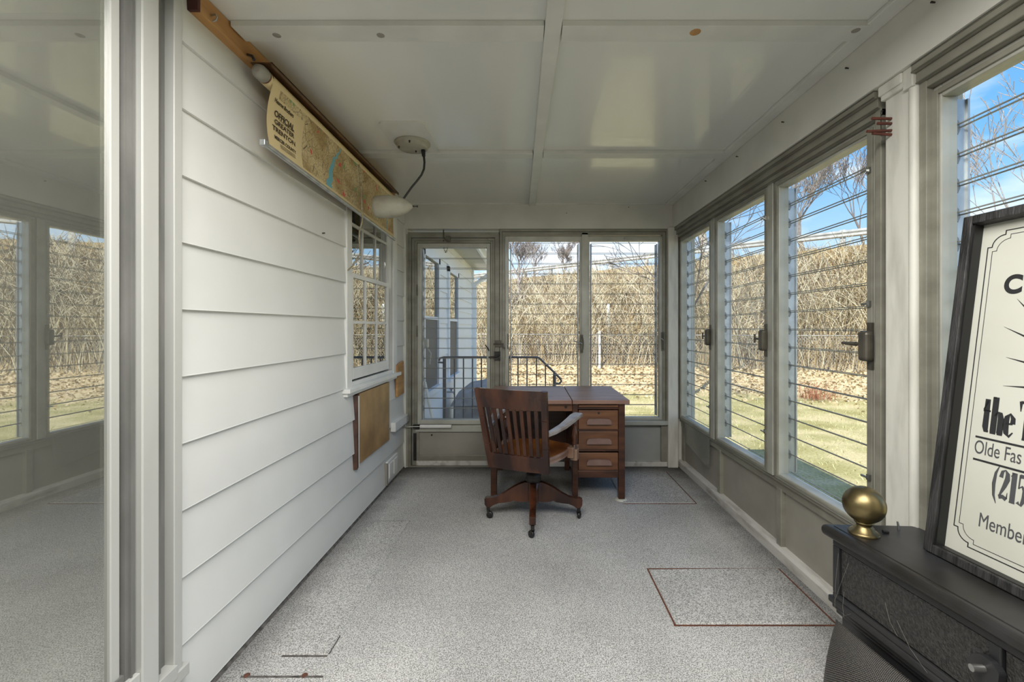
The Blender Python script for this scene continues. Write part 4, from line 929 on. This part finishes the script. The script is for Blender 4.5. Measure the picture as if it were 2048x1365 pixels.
def border(a0, b0, a1, b1, r, w):
    def arc(cx_, cy_, t0, t1, rad): return [(cx_ + rad * math.cos(math.radians(t0 + (t1 - t0) * k / 8)), cy_ + rad * math.sin(math.radians(t0 + (t1 - t0) * k / 8))) for k in range(9)]
    n_ = .012
    P = [(a0, b0 + r + n_), (a0, b1 - r - n_), (a0 + n_, b1 - r - n_ + .0001)] + arc(a0 + n_ - .0, b1 - n_, -90, 0, r)[0:0]
    P = [(a0, b0 + r + n_), (a0, b1 - r - n_), (a0 + n_, b1 - r - n_)]
    P += arc(a0 + n_ + r, b1 - n_ - r, 180, 90, r)
    P += [(a0 + n_ + r, b1), (a1 - r - n_, b1), (a1 - r - n_, b1 - n_)]
    P += arc(a1 - n_ - r, b1 - n_ - r, 90, 0, r)
    P += [(a1, b1 - r - n_), (a1, b0 + r + n_), (a1 - n_, b0 + r + n_)]
    P += arc(a1 - n_ - r, b0 + n_ + r, 0, -90, r)
    P += [(a1 - n_ - r, b0), (a0 + n_ + r, b0), (a0 + n_ + r, b0 + n_)]
    P += arc(a0 + n_ + r, b0 + n_ + r, 270, 180, r)
    P += [(a0, b0 + r + n_)]
    for i in range(len(P) - 1):
        p_, q_ = Vector(P[i]), Vector(P[i + 1])
        if (q_ - p_).length > 1e-5:
            d_ = (q_ - p_).normalized() * w * .4; bm_.ribbon([tuple(p_ - d_), tuple(q_ + d_)], w, FO, e1, e2, Vector((0, 0, 0)))
bm_ = MB(); border(.052, .058, SW - .052, SH_ - .058, .034, .0032); bm_.build('border_line', 'ink', fc)
bm_ = MB(); border(.066, .072, SW - .066, SH_ - .072, .034, .0018); bm_.build('border_line', 'ink', fc)
def word(body, u0, v0, hpx_top, size, m, off=0, xs=1.0):
    a, b = sign_at(u0, v0); return text(body, size, Q(a, b, .0395), e1, e2, m, fc, off=off, xs=xs, ext=.0002)
word('C', 2006, 587, 0, .075, 'ink', .0032, .9)
word('Olde Fas', 1947, 905, 0, .058, 'ink_grey', .0, .60)
word('Member', 1955, 1052, 0, .060, 'ink_grey', .0, .62); 
for (u0, v0, u1, v1, w) in ((1951, 872, 2052, 897, .006), (1946, 917, 2052, 947, .006)):
    a0, b0 = sign_at(u0, v0); a1, b1 = sign_at(u1, v1); bb = (b0 + b1) / 2; stroke([(a0, bb), (max(a1, a0 + .1), bb)], w, 'ink', 'underline')
for (u0, v0, u1, v1) in ((2034, 598, 2060, 625), (2008, 654, 2060, 678), (2012, 715, 2060, 728), (2006, 772, 2060, 776)):
    a0, b0 = sign_at(u0, v0); a1, b1 = sign_at(u1, v1); stroke([(a0, b0), (a1, b1)], [.0005, .006], 'ink', 'ray')
# heavy serif lettering drawn as strokes: glyphs in a unit box (x across, y up, x-height .62)
G = {
 't': (.42, [([(.17, .92), (.17, .16), (.22, .05), (.34, .04)], [.13, .15, .12, .05]), ([(.0, .60), (.36, .60)], [.05, .05]), ([(.02, .62), (.20, .88)], [.04, .05])]),
 'h': (.62, [([(.14, 1.0), (.14, .04)], [.15, .15]), ([(.0, .98), (.16, .98)], [.05, .05]), ([(.0, .025), (.28, .025)], [.05, .05]), ([(.16, .50), (.28, .60), (.40, .58), (.46, .44), (.46, .04)], [.03, .07, .12, .15, .15]), ([(.34, .025), (.60, .025)], [.05, .05])]),
 'e': (.50, [([(.08, .34), (.40, .36)], [.05, .05]), ([(.40, .36), (.40, .50), (.26, .61), (.12, .52), (.08, .32), (.14, .10), (.28, .02), (.44, .14)], [.12, .11, .06, .12, .15, .12, .07, .03])]),
 'T': (.80, [([(.40, .96), (.40, .04)], [.17, .17]), ([(.22, .025), (.58, .025)], [.05, .05]), ([(.02, .96), (.78, .96)], [.07, .07]), ([(.03, .98), (.05, .72)], [.08, .02]), ([(.77, .98), (.75, .72)], [.08, .02])]),
 '(': (.34, [([(.30, 1.08), (.12, .82), (.06, .45), (.12, .08), (.30, -.16)], [.02, .08, .11, .08, .02])]),
 '2': (.60, [([(.10, .72), (.16, .92), (.32, .98), (.46, .88), (.47, .70), (.34, .46), (.12, .14)], [.12, .09, .05, .12, .15, .12, .05]), ([(.07, .08), (.30, .12), (.52, .06)], [.13, .13, .13]), ([(.52, .08), (.54, .28)], [.05, .02])]),
 '1': (.42, [([(.24, .98), (.24, .04)], [.15, .15]), ([(.06, .84), (.24, .96)], [.03, .06]), ([(.08, .025), (.40, .025)], [.05, .05])]),
 '5': (.56, [([(.14, .93), (.46, .93)], [.13, .10]), ([(.13, .97), (.11, .52)], [.05, .04]), ([(.11, .54), (.28, .62), (.45, .50), (.46, .26), (.30, .02), (.10, .10)], [.03, .07, .13, .15, .07, .11])]),
}
def serif(body, u0, v0, size, m, xs=1.0):
    a, b = sign_at(u0, v0); mb = MB()
    for ch_ in body:
        if ch_ == ' ': a += .07 * size; continue
        w, strokes = G[ch_]
        for P, ws in strokes: mb.ribbon([(a + x * size * xs, b + y * size) for x, y in P], [q * size for q in ws], FO, e1, e2, Vector((0, 0, 0)))
        a += w * size * xs
    mb.build('serif_lettering', m, fc)
serif('the T', 1962, 864, .110, 'ink', .50); serif('(215', 1982, 994, .088, 'ink_grey', .50)

cw = thing('cobweb', Sx(.10, .0, .42), 'thin dusty cobweb strands hanging between stove side and mesh guard', 'cobweb')
random.seed(5)
for (a0, z0, a1, z1) in ((.075, .56, .09, .36), (.10, .44, .13, .37), (.09, .36, .16, .40), (.30, .47, .42, .40), (.26, .50, .33, .44), (.12, .55, .09, .40)):
    p_ = Sx(a0, .012, z0); q_ = Sx(a1, -.012, z1); mid = (p_ + q_) / 2 + Vector((-.004, 0, -.008))
    MB().tube([p_, mid, q_], .00022, 4).build('strand', 'web', cw)

wcm = thing('wood_chime', (1.38, 1.80, 2.13), 'four short red-brown wooden sticks hanging at the window corner', 'chime')
for (u0, v0, u1, v1) in ((1744, 237, 1802, 238), (1755, 247, 1813, 248), (1734, 263, 1790, 261), (1745, 267, 1801, 271)):
    Y = 1.77; MB().tube([(X(u0, Y), Y, Z(v0, Y)), (X(u1, Y), Y, Z(v1, Y))], .0058, 8).build('stick', 'chime_wood', wcm)
MB().tube([(X(1762, 1.785), 1.785, Z(222, 1.785)), (X(1762, 1.785), 1.785, Z(272, 1.785))], .0015, 6).build('string', 'black_rubber', wcm)
MB().tube([(XH + .01, 1.785, Z(222, 1.785)), (X(1762, 1.785), 1.785, Z(222, 1.785))], .002, 6).build('hook', 'iron', wcm)

# ------------------------------------------------------------------ outdoors
def yfence(x): return 16.1 - .25 * x
def yguard(x): return max(25.76 - .878 * x, yfence(x) + 2.1)
def ground(x, y):
    a = yfence(x); g = yguard(x)
    if y < a - 2.4: return -.6, 0.0 + max(0, (y - (a - 5)) / 2.6) * .7
    if y < a: t_ = (y - a + 2.4) / 2.4; return -.6 + .62 * t_ * t_, .7 + 1.0 * t_
    if y < g: t_ = (y - a) / (g - a); return .02 + 4.2 * (t_ ** .85), 1.8 + .6 * min(1, t_ * 6)
    return 4.22, 2.4
xs = np.linspace(-16, 30, 93); ts = [2.0, 4, 6, 8, 9, 10, 11, 12, 12.6, 13.2] 
vs = []; zone = []
rowsN = 44
for x in xs:
    a = yfence(x); g = yguard(x)
    ys = list(np.linspace(-12, a - 2.4, 16)) + list(np.linspace(a - 2.1, a, 6)) + list(np.linspace(a + .3, g, 16)) + list(np.linspace(g + .5, g + 40, 6))
    for y in ys:
        z, zn = ground(x, y); vs.append((x, y, z)); zone.append(zn)
fs = [(i * rowsN + j, i * rowsN + j + 1, (i + 1) * rowsN + j + 1, (i + 1) * rowsN + j) for i in range(len(xs) - 1) for j in range(rowsN - 1)]
gm = MB().add(vs, [f_[::-1] for f_ in fs], 0, True).build('ground', 'ground', kind='structure')
at = gm.data.attributes.new('zone', 'FLOAT', 'POINT'); at.data.foreach_set('value', zone)

def blades(name, pos, h, w, lean, m, label, cat='brush'):
    n = len(pos); rs = np.random.RandomState(len(name))
    az = rs.uniform(0, 2 * np.pi, n); wd = np.stack([np.cos(az), np.sin(az) * .3, np.zeros(n)], 1); wd /= np.linalg.norm(wd, axis=1)[:, None]
    la = rs.uniform(0, 2 * np.pi, n); ld = np.stack([np.cos(la), np.sin(la), np.zeros(n)], 1)
    hh = h[:, None]; W_ = w[:, None] * wd / 2; up = np.array([[0, 0, 1.]])
    p0 = pos; p1 = pos + up * hh * .55 + ld * lean[:, None] * hh * .30; p2 = pos + up * hh * (1 - .3 * lean[:, None]) + ld * lean[:, None] * hh
    V = np.stack([p0 - W_, p0 + W_, p1 - W_ * .8, p1 + W_ * .8, p2 - W_ * .3, p2 + W_ * .3], 1).reshape(-1, 3)
    base = np.arange(n)[:, None] * 6; Fq = np.concatenate([base + [0, 1, 3, 2], base + [2, 3, 5, 4]], 0)
    me = bpy.data.meshes.new(name); me.vertices.add(len(V)); me.vertices.foreach_set('co', V.ravel().astype(np.float32))
    me.loops.add(Fq.size); me.loops.foreach_set('vertex_index', Fq.ravel().astype(np.int32)); me.polygons.add(len(Fq))
    me.polygons.foreach_set('loop_start', np.arange(0, Fq.size, 4, dtype=np.int32)); me.update(calc_edges=True); me.materials.append(M[m])
    o = bpy.data.objects.new(name, me); COL.objects.link(o); tag(o, label, cat, kind='stuff'); return o
def scatter(n, x0, x1, t0, t1, rs, power=1.0):
    x = rs.uniform(x0, x1, n); t_ = rs.uniform(0, 1, n) ** power * (t1 - t0) + t0; P = np.zeros((n, 3))
    for i in range(n):
        a = yfence(x[i]); g = yguard(x[i]); y = a + t_[i] * (g - a); P[i] = (x[i], y, ground(x[i], y)[0] - .05)
    return P
rs = np.random.RandomState(11)
from mathutils import noise as mn
def clump(P, k=.9, o=0.): return np.array([mn.noise(Vector((p[0] * k + o, p[1] * k, p[2] * k * 1.6))) for p in P])
def U(a, b, n): return rs.uniform(a, b, n)
for (nm, n, m, h0, h1, w0, w1, l1, lab, pw, t0, t1) in (
    ('pale_reeds', 15000, 'reed_pale', .7, 1.6, .012, .028, .6, 'pale dry reeds covering the bank beyond the fence', .9, .0, .96),
    ('tan_stalks', 15000, 'reed_tan', .5, 1.4, .012, .03, .8, 'tan dry stalks tangled over the bank', 1, .0, 1.0),
    ('grey_twigs', 9000, 'reed_grey', .5, 1.6, .010, .022, 1.1, 'grey leafless twigs tangled through the bank brush', 1, .0, 1.0),
    ('brown_undergrowth', 9000, 'reed_brown', .3, 1.0, .015, .04, 1.0, 'dark brown undergrowth low on the bank', .8, .0, .95)):
    PP = scatter(n, -5, 15.5, t0, t1, rs, pw); cl = clump(PP, .9, {'r': 3., 'b': 9.}.get(m[5], 0.) + len(nm)); keep = cl > -.16; PP = PP[keep]; n = len(PP); tt_ = (PP[:, 2] / 4.2).clip(0, 1)
    blades(nm, PP, U(h0, h1, n) * (1.1 - .85 * tt_) * (.75 + 1.3 * cl[keep].clip(-.2, .6)), U(w0, w1, n), U(.05, l1, n), m, lab)
# long arching canes over the brush
def canes(name, n, m, label, seed, r=.011, L0=1.2, L1=3.0):
    rr = random.Random(seed); mb = MB()
    for i in range(n):
        x = rr.uniform(-4, 14); t_ = rr.random() ** 1.2 * .85; a = yfence(x); g = yguard(x); y = a + t_ * (g - a); z = ground(x, y)[0]
        L_ = rr.uniform(L0, L1) * (1.05 - .7 * t_); az = rr.uniform(0, 6.283); d = Vector((math.cos(az), math.sin(az) * .6, 0)); p = Vector((x, y - .2, z)); tilt = rr.uniform(.1, .9); pts = [p]
        for k in range(4):
            v_ = (Vector((0, 0, 1)) * (1 - tilt * k / 2.6) + d * (.25 + tilt * k / 2.5)).normalized(); p = p + v_ * L_ / 4; pts.append(p)
        mb.tube(pts, [r, r * .9, r * .75, r * .6, r * .4], 3, cap=False)
    o = mb.build(name, m); tag(o, label, 'brush', kind='stuff')
canes('pale_canes', 1500, 'cane_pale', 'long pale canes arching out of the bank brush', 4)
canes('dark_canes', 900, 'reed_brown', 'long dark stems leaning through the bank brush', 8)
canes('grey_canes', 900, 'reed_grey', 'long grey stems crossing over the bank brush', 15, .013)
# fallen leaves and lawn tufts
n = 7000; x = rs.uniform(-4, 14, n); P = np.zeros((n, 3))
for i in range(n):
    y = yfence(x[i]) - abs(rs.normal(0, 1.1)); P[i] = (x[i], y, ground(x[i], y)[0])
blades('leaf_litter', P, U(.02, .10, n), U(.04, .10, n), U(.5, 1.5, n), 'leaf_tan', 'tan fallen leaves heaped along the foot of the fence', 'leaves')
n = 9000; x = rs.uniform(1.8, 13, n); P = np.stack([x, rs.uniform(2, 13, n), np.full(n, -.6)], 1)
blades('lawn_tufts', P, U(.02, .06, n), U(.006, .016, n), U(.2, 1.2, n), 'grass_blade', 'short yellow green grass tufts of the lawn', 'grass')
n = 130; P = np.stack([rs.normal(7.6, .22, n), rs.normal(12.0, .2, n), np.full(n, -.55)], 1)
blades('red_shrub', P, U(.2, .6, n), U(.006, .014, n), U(.1, .7, n), 'leaf_red', 'small reddish leafless shrub at the edge of the lawn', 'shrub')

def tree(name, base, h, r, m, seed, label, cat='tree', lean=(0, 0), depth=5, spread=.55, up=.25, n0=4, trunk=.3, split=3):
    rs_ = random.Random(seed); mb = MB()
    def grow(p, d, L, r_, lv):
        pts = [p]; rr = [r_]; k = 3 if lv < 2 else 2
        for i in range(k):
            d = (d + Vector((rs_.gauss(0, .10), rs_.gauss(0, .10), rs_.gauss(0, .06) + up * .15))).normalized(); p = p + d * L / k; pts.append(p); rr.append(max(.009, r_ * (1 - .35 * (i + 1) / k)))
        mb.tube(pts, rr, 5 if lv < 2 else 3, cap=False)
        if lv >= depth: return
        nb = n0 if lv == 0 else split
        for i in range(nb):
            a = rs_.uniform(0, 6.283); q = Vector((math.cos(a), math.sin(a), 0)); s_ = spread * rs_.uniform(.6, 1.3)
            nd = (d + q * s_ + Vector((0, 0, up))).normalized(); st_ = pts[-1] if i < 2 else pts[len(pts) // 2 + (i % 2)]
            grow(Vector(st_), nd, L * rs_.uniform(.6, .82), rr[-1] * rs_.uniform(.55, .75), lv + 1)
    grow(Vector(base), Vector((lean[0], lean[1], 1)).normalized(), h * trunk, r, 0)
    o = mb.build(name, m, origin=base); tag(o, label, cat); return o
tree('bare_tree', (10.6, 17.4, 3.9), 6.2, .11, 'bark', 5, 'large spreading bare tree behind guard rail in the nearest full window', depth=6, spread=.6, n0=5, trunk=.22, up=.3)
tree('bare_tree', (14.0, 18.2, 4.0), 7.0, .10, 'bark', 9, 'tall thin bare tree at the right edge behind the guard rail', depth=5, spread=.5, trunk=.26)
tree('bare_tree', (12.4, 16.6, 4.0), 5.0, .05, 'bark_dark', 12, 'slender dark bare tree beside the large spreading one', depth=5, spread=.5, trunk=.3)
tree('bare_tree', (7.9, 19.5, 3.6), 7.0, .22, 'bark_pale', 3, 'pale thick trunk rising past the guard rail in the far right window', depth=4, spread=.5, trunk=.45, lean=(-.22, 0))
tree('bare_tree', (.3, 27.5, 4.0), 4.6, .09, 'bark', 21, 'bushy bare tree left behind the guard rail over the desk', depth=5, spread=.7, n0=6, trunk=.2)
tree('bare_tree', (2.1, 27.5, 4.0), 4.2, .08, 'bark', 22, 'second bare tree behind the guard rail, right of the bushy one', depth=6, spread=.6, n0=5, trunk=.2)
tree('bare_tree', (-.5, 21.5, 2.6), 5.2, .10, 'bark', 28, 'grey bare tree on the bank beside the house corner', depth=6, spread=.65, n0=5, trunk=.22)
tree('bare_tree', (4.35, 12.6, -.5), 6.6, .07, 'bark_dark', 31, 'dark nearby tree whose branches arch over the back window corner', depth=5, spread=.75, n0=4, trunk=.36, up=.02)
tree('bare_tree', (15.5, 11.5, 2.5), 8.5, .12, 'bark', 41, 'tall bare tree whose twigs fill the window above the sign', depth=6, spread=.6, n0=5, trunk=.25)
tree('bare_tree', (11.0, 9.3, -.6), 8.2, .07, 'bark', 44, 'slim bare tree nearer the house above the sign', depth=5, spread=.65, n0=4, trunk=.35)
for (i, (x, sd)) in enumerate(((0.2, 51), (1.9, 52), (3.6, 53), (5.6, 54), (-.6, 55))):
    y = yfence(x) + (1.2 if i % 2 else 3.0); z = ground(x, y)[0]
    tree('bare_bush', (x, y, z - .1), 3.0 + .3 * (i % 3), .035, ('reed_pale', 'reed_grey', 'reed_pale', 'reed_tan', 'bark')[i], sd,
         ('pale tangled bush left of the window mullion behind the fence', 'grey bush just left of the window mullion on the bank', 'pale bush behind the white post on the bank', 'tan bush at the right edge of the back window', 'brown bush by the house corner on the bank')[i], 'bush', depth=5, spread=.8, n0=6, trunk=.16, up=.15)

# chain-link fence
fe = thing('chain_link_fence', (4, 15.1, -.05), 'grey chain link fence along the foot of the bank', 'fence')
x0, x1 = -3.0, 13.0; Lx = Vector((x1 - x0, yfence(x1) - yfence(x0), 0)); ll = Lx.length; ld = Lx / ll; base = Vector((x0, yfence(x0), -.02)); hf = 1.12; wm = MB(); sp_ = .09; w_ = .006
k = 0
for i in range(int(ll / sp_)):
    for sgn in (1, -1):
        a = i * sp_; p_ = base + ld * a; q_ = base + ld * (a + sgn * hf * .8) + Vector((0, 0, hf))
        if not (0 <= a + sgn * hf * .8 <= ll): continue
        wm.add([p_ - ld * w_, p_ + ld * w_, q_ + ld * w_, q_ - ld * w_], [(0, 1, 2, 3)])
tag(wm.build('wire_mesh', 'chain_metal', fe), kind='stuff')
MB().tube([base + Vector((0, 0, hf)), base + ld * ll + Vector((0, 0, hf))], .022, 6).build('top_rail', 'chain_metal', fe)
for i in range(7):
    a = ll * i / 6; MB().tube([base + ld * a - Vector((0, 0, .1)), base + ld * a + Vector((0, 0, hf + .05))], .03, 8).build('fence_post', 'chain_metal', fe)
# guard rail on the crest
gr = thing('guard_rail', (5.5, 20.9, 4.2), 'weathered steel guard rail on posts along the top of the bank', 'guard rail')
g0 = Vector((-6, 25.76 + .878 * 6, 4.80)); g1 = Vector((18, 25.76 - .878 * 18, 4.80)); gd = (g1 - g0).normalized(); gn = Vector((-gd.y, gd.x, 0)); gn = gn if gn.y < 0 else -gn; gl = (g1 - g0).length
prof = [(a_, b_ * .8) for a_, b_ in [(0, 0), (.05, -.05), (.05, -.10), (0, -.16), (.05, -.22), (.05, -.27), (0, -.32), (-.02, -.32), (.02, -.26), (.02, -.22), (-.03, -.16), (.02, -.10), (.02, -.05), (-.02, 0)]]
npst = int(gl / 1.9)
for i in range(npst):
    a = i * 1.9
    MB().prism([g0 + gd * (a + .01) + gn * p_ + Vector((0, 0, q_)) for p_, q_ in prof], gd * 1.88).build('rail_beam', 'guard_metal', gr)
    c_ = g0 + gd * a
    MB().beam(c_ - gn * .10 + Vector((0, 0, .03)), c_ - gn * .10 - Vector((0, 0, .95)), .16, .15, gd).build('rail_post', 'guard_metal', gr)
for (x, y, z, h_, r_, lab) in ((2.91, 16.5, .1, 2.07, .06, 'taller white post standing behind the fence'), (2.41, 15.35, -.05, 1.25, .045, 'shorter white post standing at the fence line')):
    o = MB().tube([(x, y, z), (x, y, z + h_)], r_, 12).lathe((x, y, z + h_), (0, 0, 1), [(0, r_), (.03, r_ * .6), (.05, .01)], 12).build('white_post', 'pvc', origin=(x, y, z)); tag(o, lab, 'post')

# landing with iron railing
MB().box(-1.28, .30, 4.58, 5.75, -.6, -.03).box(.30, .62, 4.58, 5.75, -.6, -.22).box(.62, .94, 4.58, 5.75, -.6, -.41).build('floor_landing', 'concrete', kind='structure')
ir = thing('iron_railing', (-.4, 5.6, 0), 'thin dark iron handrail with balusters on the landing outside the door', 'railing')
Yr = 5.6
def rp_(u, v_): return (X(u, Yr), Yr, Z(v_, Yr))
MB().tube([rp_(878, 722), rp_(880, 717), rp_(888, 715), rp_(1075, 715), rp_(1079, 717), rp_(1105, 742), rp_(1120, 757), rp_(1123, 763), rp_(1118, 768), rp_(1111, 767)], .013, 8).build('handrail', 'rail_iron', ir)
MB().tube([rp_(889, 716), (X(889, Yr), Yr, -.03)], .022, 8).build('newel', 'rail_iron', ir)
MB().tube([rp_(1109, 747), (X(1109, Yr), Yr, -.30)], .020, 8).build('newel', 'rail_iron', ir)
MB().tube([rp_(876, 725), rp_(889, 726)], .012, 6).build('bracket', 'rail_iron', ir)
for u in (909, 927, 945, 963, 981, 999, 1018, 1036, 1054, 1073):
    MB().tube([rp_(u, 716), (X(u, Yr), Yr, -.0)], .009, 6).build('baluster', 'rail_iron', ir)
MB().tube([rp_(1091, 729), (X(1091, Yr), Yr, -.22)], .009, 6).build('baluster', 'rail_iron', ir)
MB().tube([(X(889, Yr), Yr, .08), (X(1073, Yr), Yr, .08)], .010, 6).build('lower_rail', 'rail_iron', ir)

# the house beyond the porch
XW = -1.30
hs = thing('house_wing', (-1.5, 7.4, -.6), 'pale blue-white clapboard house side seen through the door glass', 'house')
B(-6.5, XW, 4.6, 10.2, -.6, 2.75).build('wall', 'out_siding', hs)
for i in range(14):
    z0 = -.45 + PT * i; segs = [(4.6, 10.18)]
    if z0 + PT > .55 and z0 < 2.3: segs = [(4.6, 5.35), (6.35, 7.05), (8.05, 10.18)]
    for (a, b_) in segs: board(a, b_, z0, z0 + PT + .003, hs, 'out_siding', XW + .006, .02)
for (a, b_) in ((5.35, 6.35), (7.05, 8.05)):
    w_o = MB().box(XW, XW + .05, a, a + .09, .55, 2.32).box(XW, XW + .05, b_ - .09, b_, .55, 2.32).box(XW, XW + .05, a, b_, 2.24, 2.34).box(XW, XW + .08, a - .03, b_ + .03, .50, .57).build('window', 'out_trim', hs)
    B(XW + .012, XW + .018, a + .09, b_ - .09, 1.50, 2.24).build('upper_pane', 'sash_glass', w_o)
    B(XW + .012, XW + .02, a + .09, b_ - .09, .57, 1.46).build('insect_screen', 'out_shutter', w_o)
    B(XW + .012, XW + .035, a + .09, b_ - .09, 1.46, 1.50).build('meeting_rail', 'out_trim', w_o)
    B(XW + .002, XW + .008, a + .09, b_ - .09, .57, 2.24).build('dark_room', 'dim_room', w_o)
B(XW, XW + .05, 10.10, 10.22, -.6, 2.7).build('corner_board', 'out_trim', hs)
MB().box(XW, -.86, 4.76, 10.6, 2.70, 2.74).build('soffit', 'soffit', hs)
B(-.88, -.84, 4.76, 10.62, 2.66, 2.86).build('fascia', 'out_trim', hs)
MB().add([(-.84, 4.76, 2.84), (-.72, 4.76, 2.84), (-.76, 4.76, 2.72), (-.84, 4.76, 2.72), (-.84, 10.6, 2.84), (-.72, 10.6, 2.84), (-.76, 10.6, 2.72), (-.84, 10.6, 2.72)], [(0, 1, 2, 3), (7, 6, 5, 4), (0, 4, 5, 1), (1, 5, 6, 2), (2, 6, 7, 3)]).build('gutter', 'out_trim', hs)
MB().beam((-.80, 10.2, 2.72), (-.82, 10.22, 2.60), .07, .09).beam((-.82, 10.22, 2.62), (-1.22, 10.14, 2.32), .07, .09).beam((-1.22, 10.14, 2.34), (-1.22, 10.14, -.5), .07, .09).build('downspout', 'out_trim', hs)
MB().hexa([(-6.5, 4.7, 2.74), (-.86, 4.7, 2.74), (-.86, 10.6, 2.74), (-6.5, 10.6, 2.74), (-6.5, 4.7, 4.3), (-6.4, 4.7, 4.3), (-6.4, 10.6, 4.3), (-6.5, 10.6, 4.3)]).build('roof', 'tarp', hs)
# unseen house blocks, added left and behind camera to keep sun off the porch
MB().box(-8.5, -3.4, -4, 4.6, -.6, 3.4).box(-3.4, -1.36, -4, 4.6, 2.75, 3.4).box(-1.36, 2.2, -4.2, -1.4, -.6, 3.3).build('wall_house_blocker', 'out_siding', kind='structure')
sgt = thing('wall_spigot', (-1.2, 6.95, .35), 'small garden tap on the house wall behind the railing', 'tap')
MB().tube([(-1.27, 6.95, .36), (-1.17, 6.95, .36), (-1.15, 6.95, .32)], .014, 8).lathe((-1.20, 6.95, .36), (0, 0, 1), [(0, .012), (.04, .010), (.045, .035), (.055, .035)], 10).build('tap_body', 'steel', sgt)
ml = thing('wall_light', (-1.22, 5.28, 1.1), 'grey outdoor fixture with dangling wire by the first house window', 'fixture')
B(-1.27, -1.19, 5.28, 5.36, 1.12, 1.22).build('fixture_body', 'chain_metal', ml, bevel=.01)
MB().tube([(-1.22, 5.34, 1.13), (-1.17, 5.36, 1.05), (-1.18, 5.35, .92)], .01, 6).build('wire', 'chain_metal', ml)
bn = thing('covered_unit', (-.72, 7.1, -.6), 'grey cloth-covered box standing outside below the house wall', 'box')
MB().hexa([(-1.15, 6.7, -.6), (-.35, 6.7, -.6), (-.35, 7.5, -.6), (-1.15, 7.5, -.6), (-1.13, 6.72, .20), (-.37, 6.72, .24), (-.37, 7.48, .34), (-1.13, 7.48, .30)]).build('box_body', 'tarp', bn, bevel=.02)
MB().hexa([(-1.18, 6.67, .18), (-.33, 6.67, .20), (-.33, 7.52, .32), (-1.18, 7.52, .28), (-1.0, 6.75, .36), (-.42, 6.75, .50), (-.45, 7.45, .56), (-.95, 7.45, .46)]).build('cover', 'tarp', bn, bevel=.01)
pl = MB().tube([(-1.16, 5.0, .75), (-.98, 4.95, -.02)], .018, 8).build('leaning_pole', 'pvc', origin=(-1.0, 4.95, -.03)); tag(pl, 'white pole leaning against the house just outside the door', 'pole')
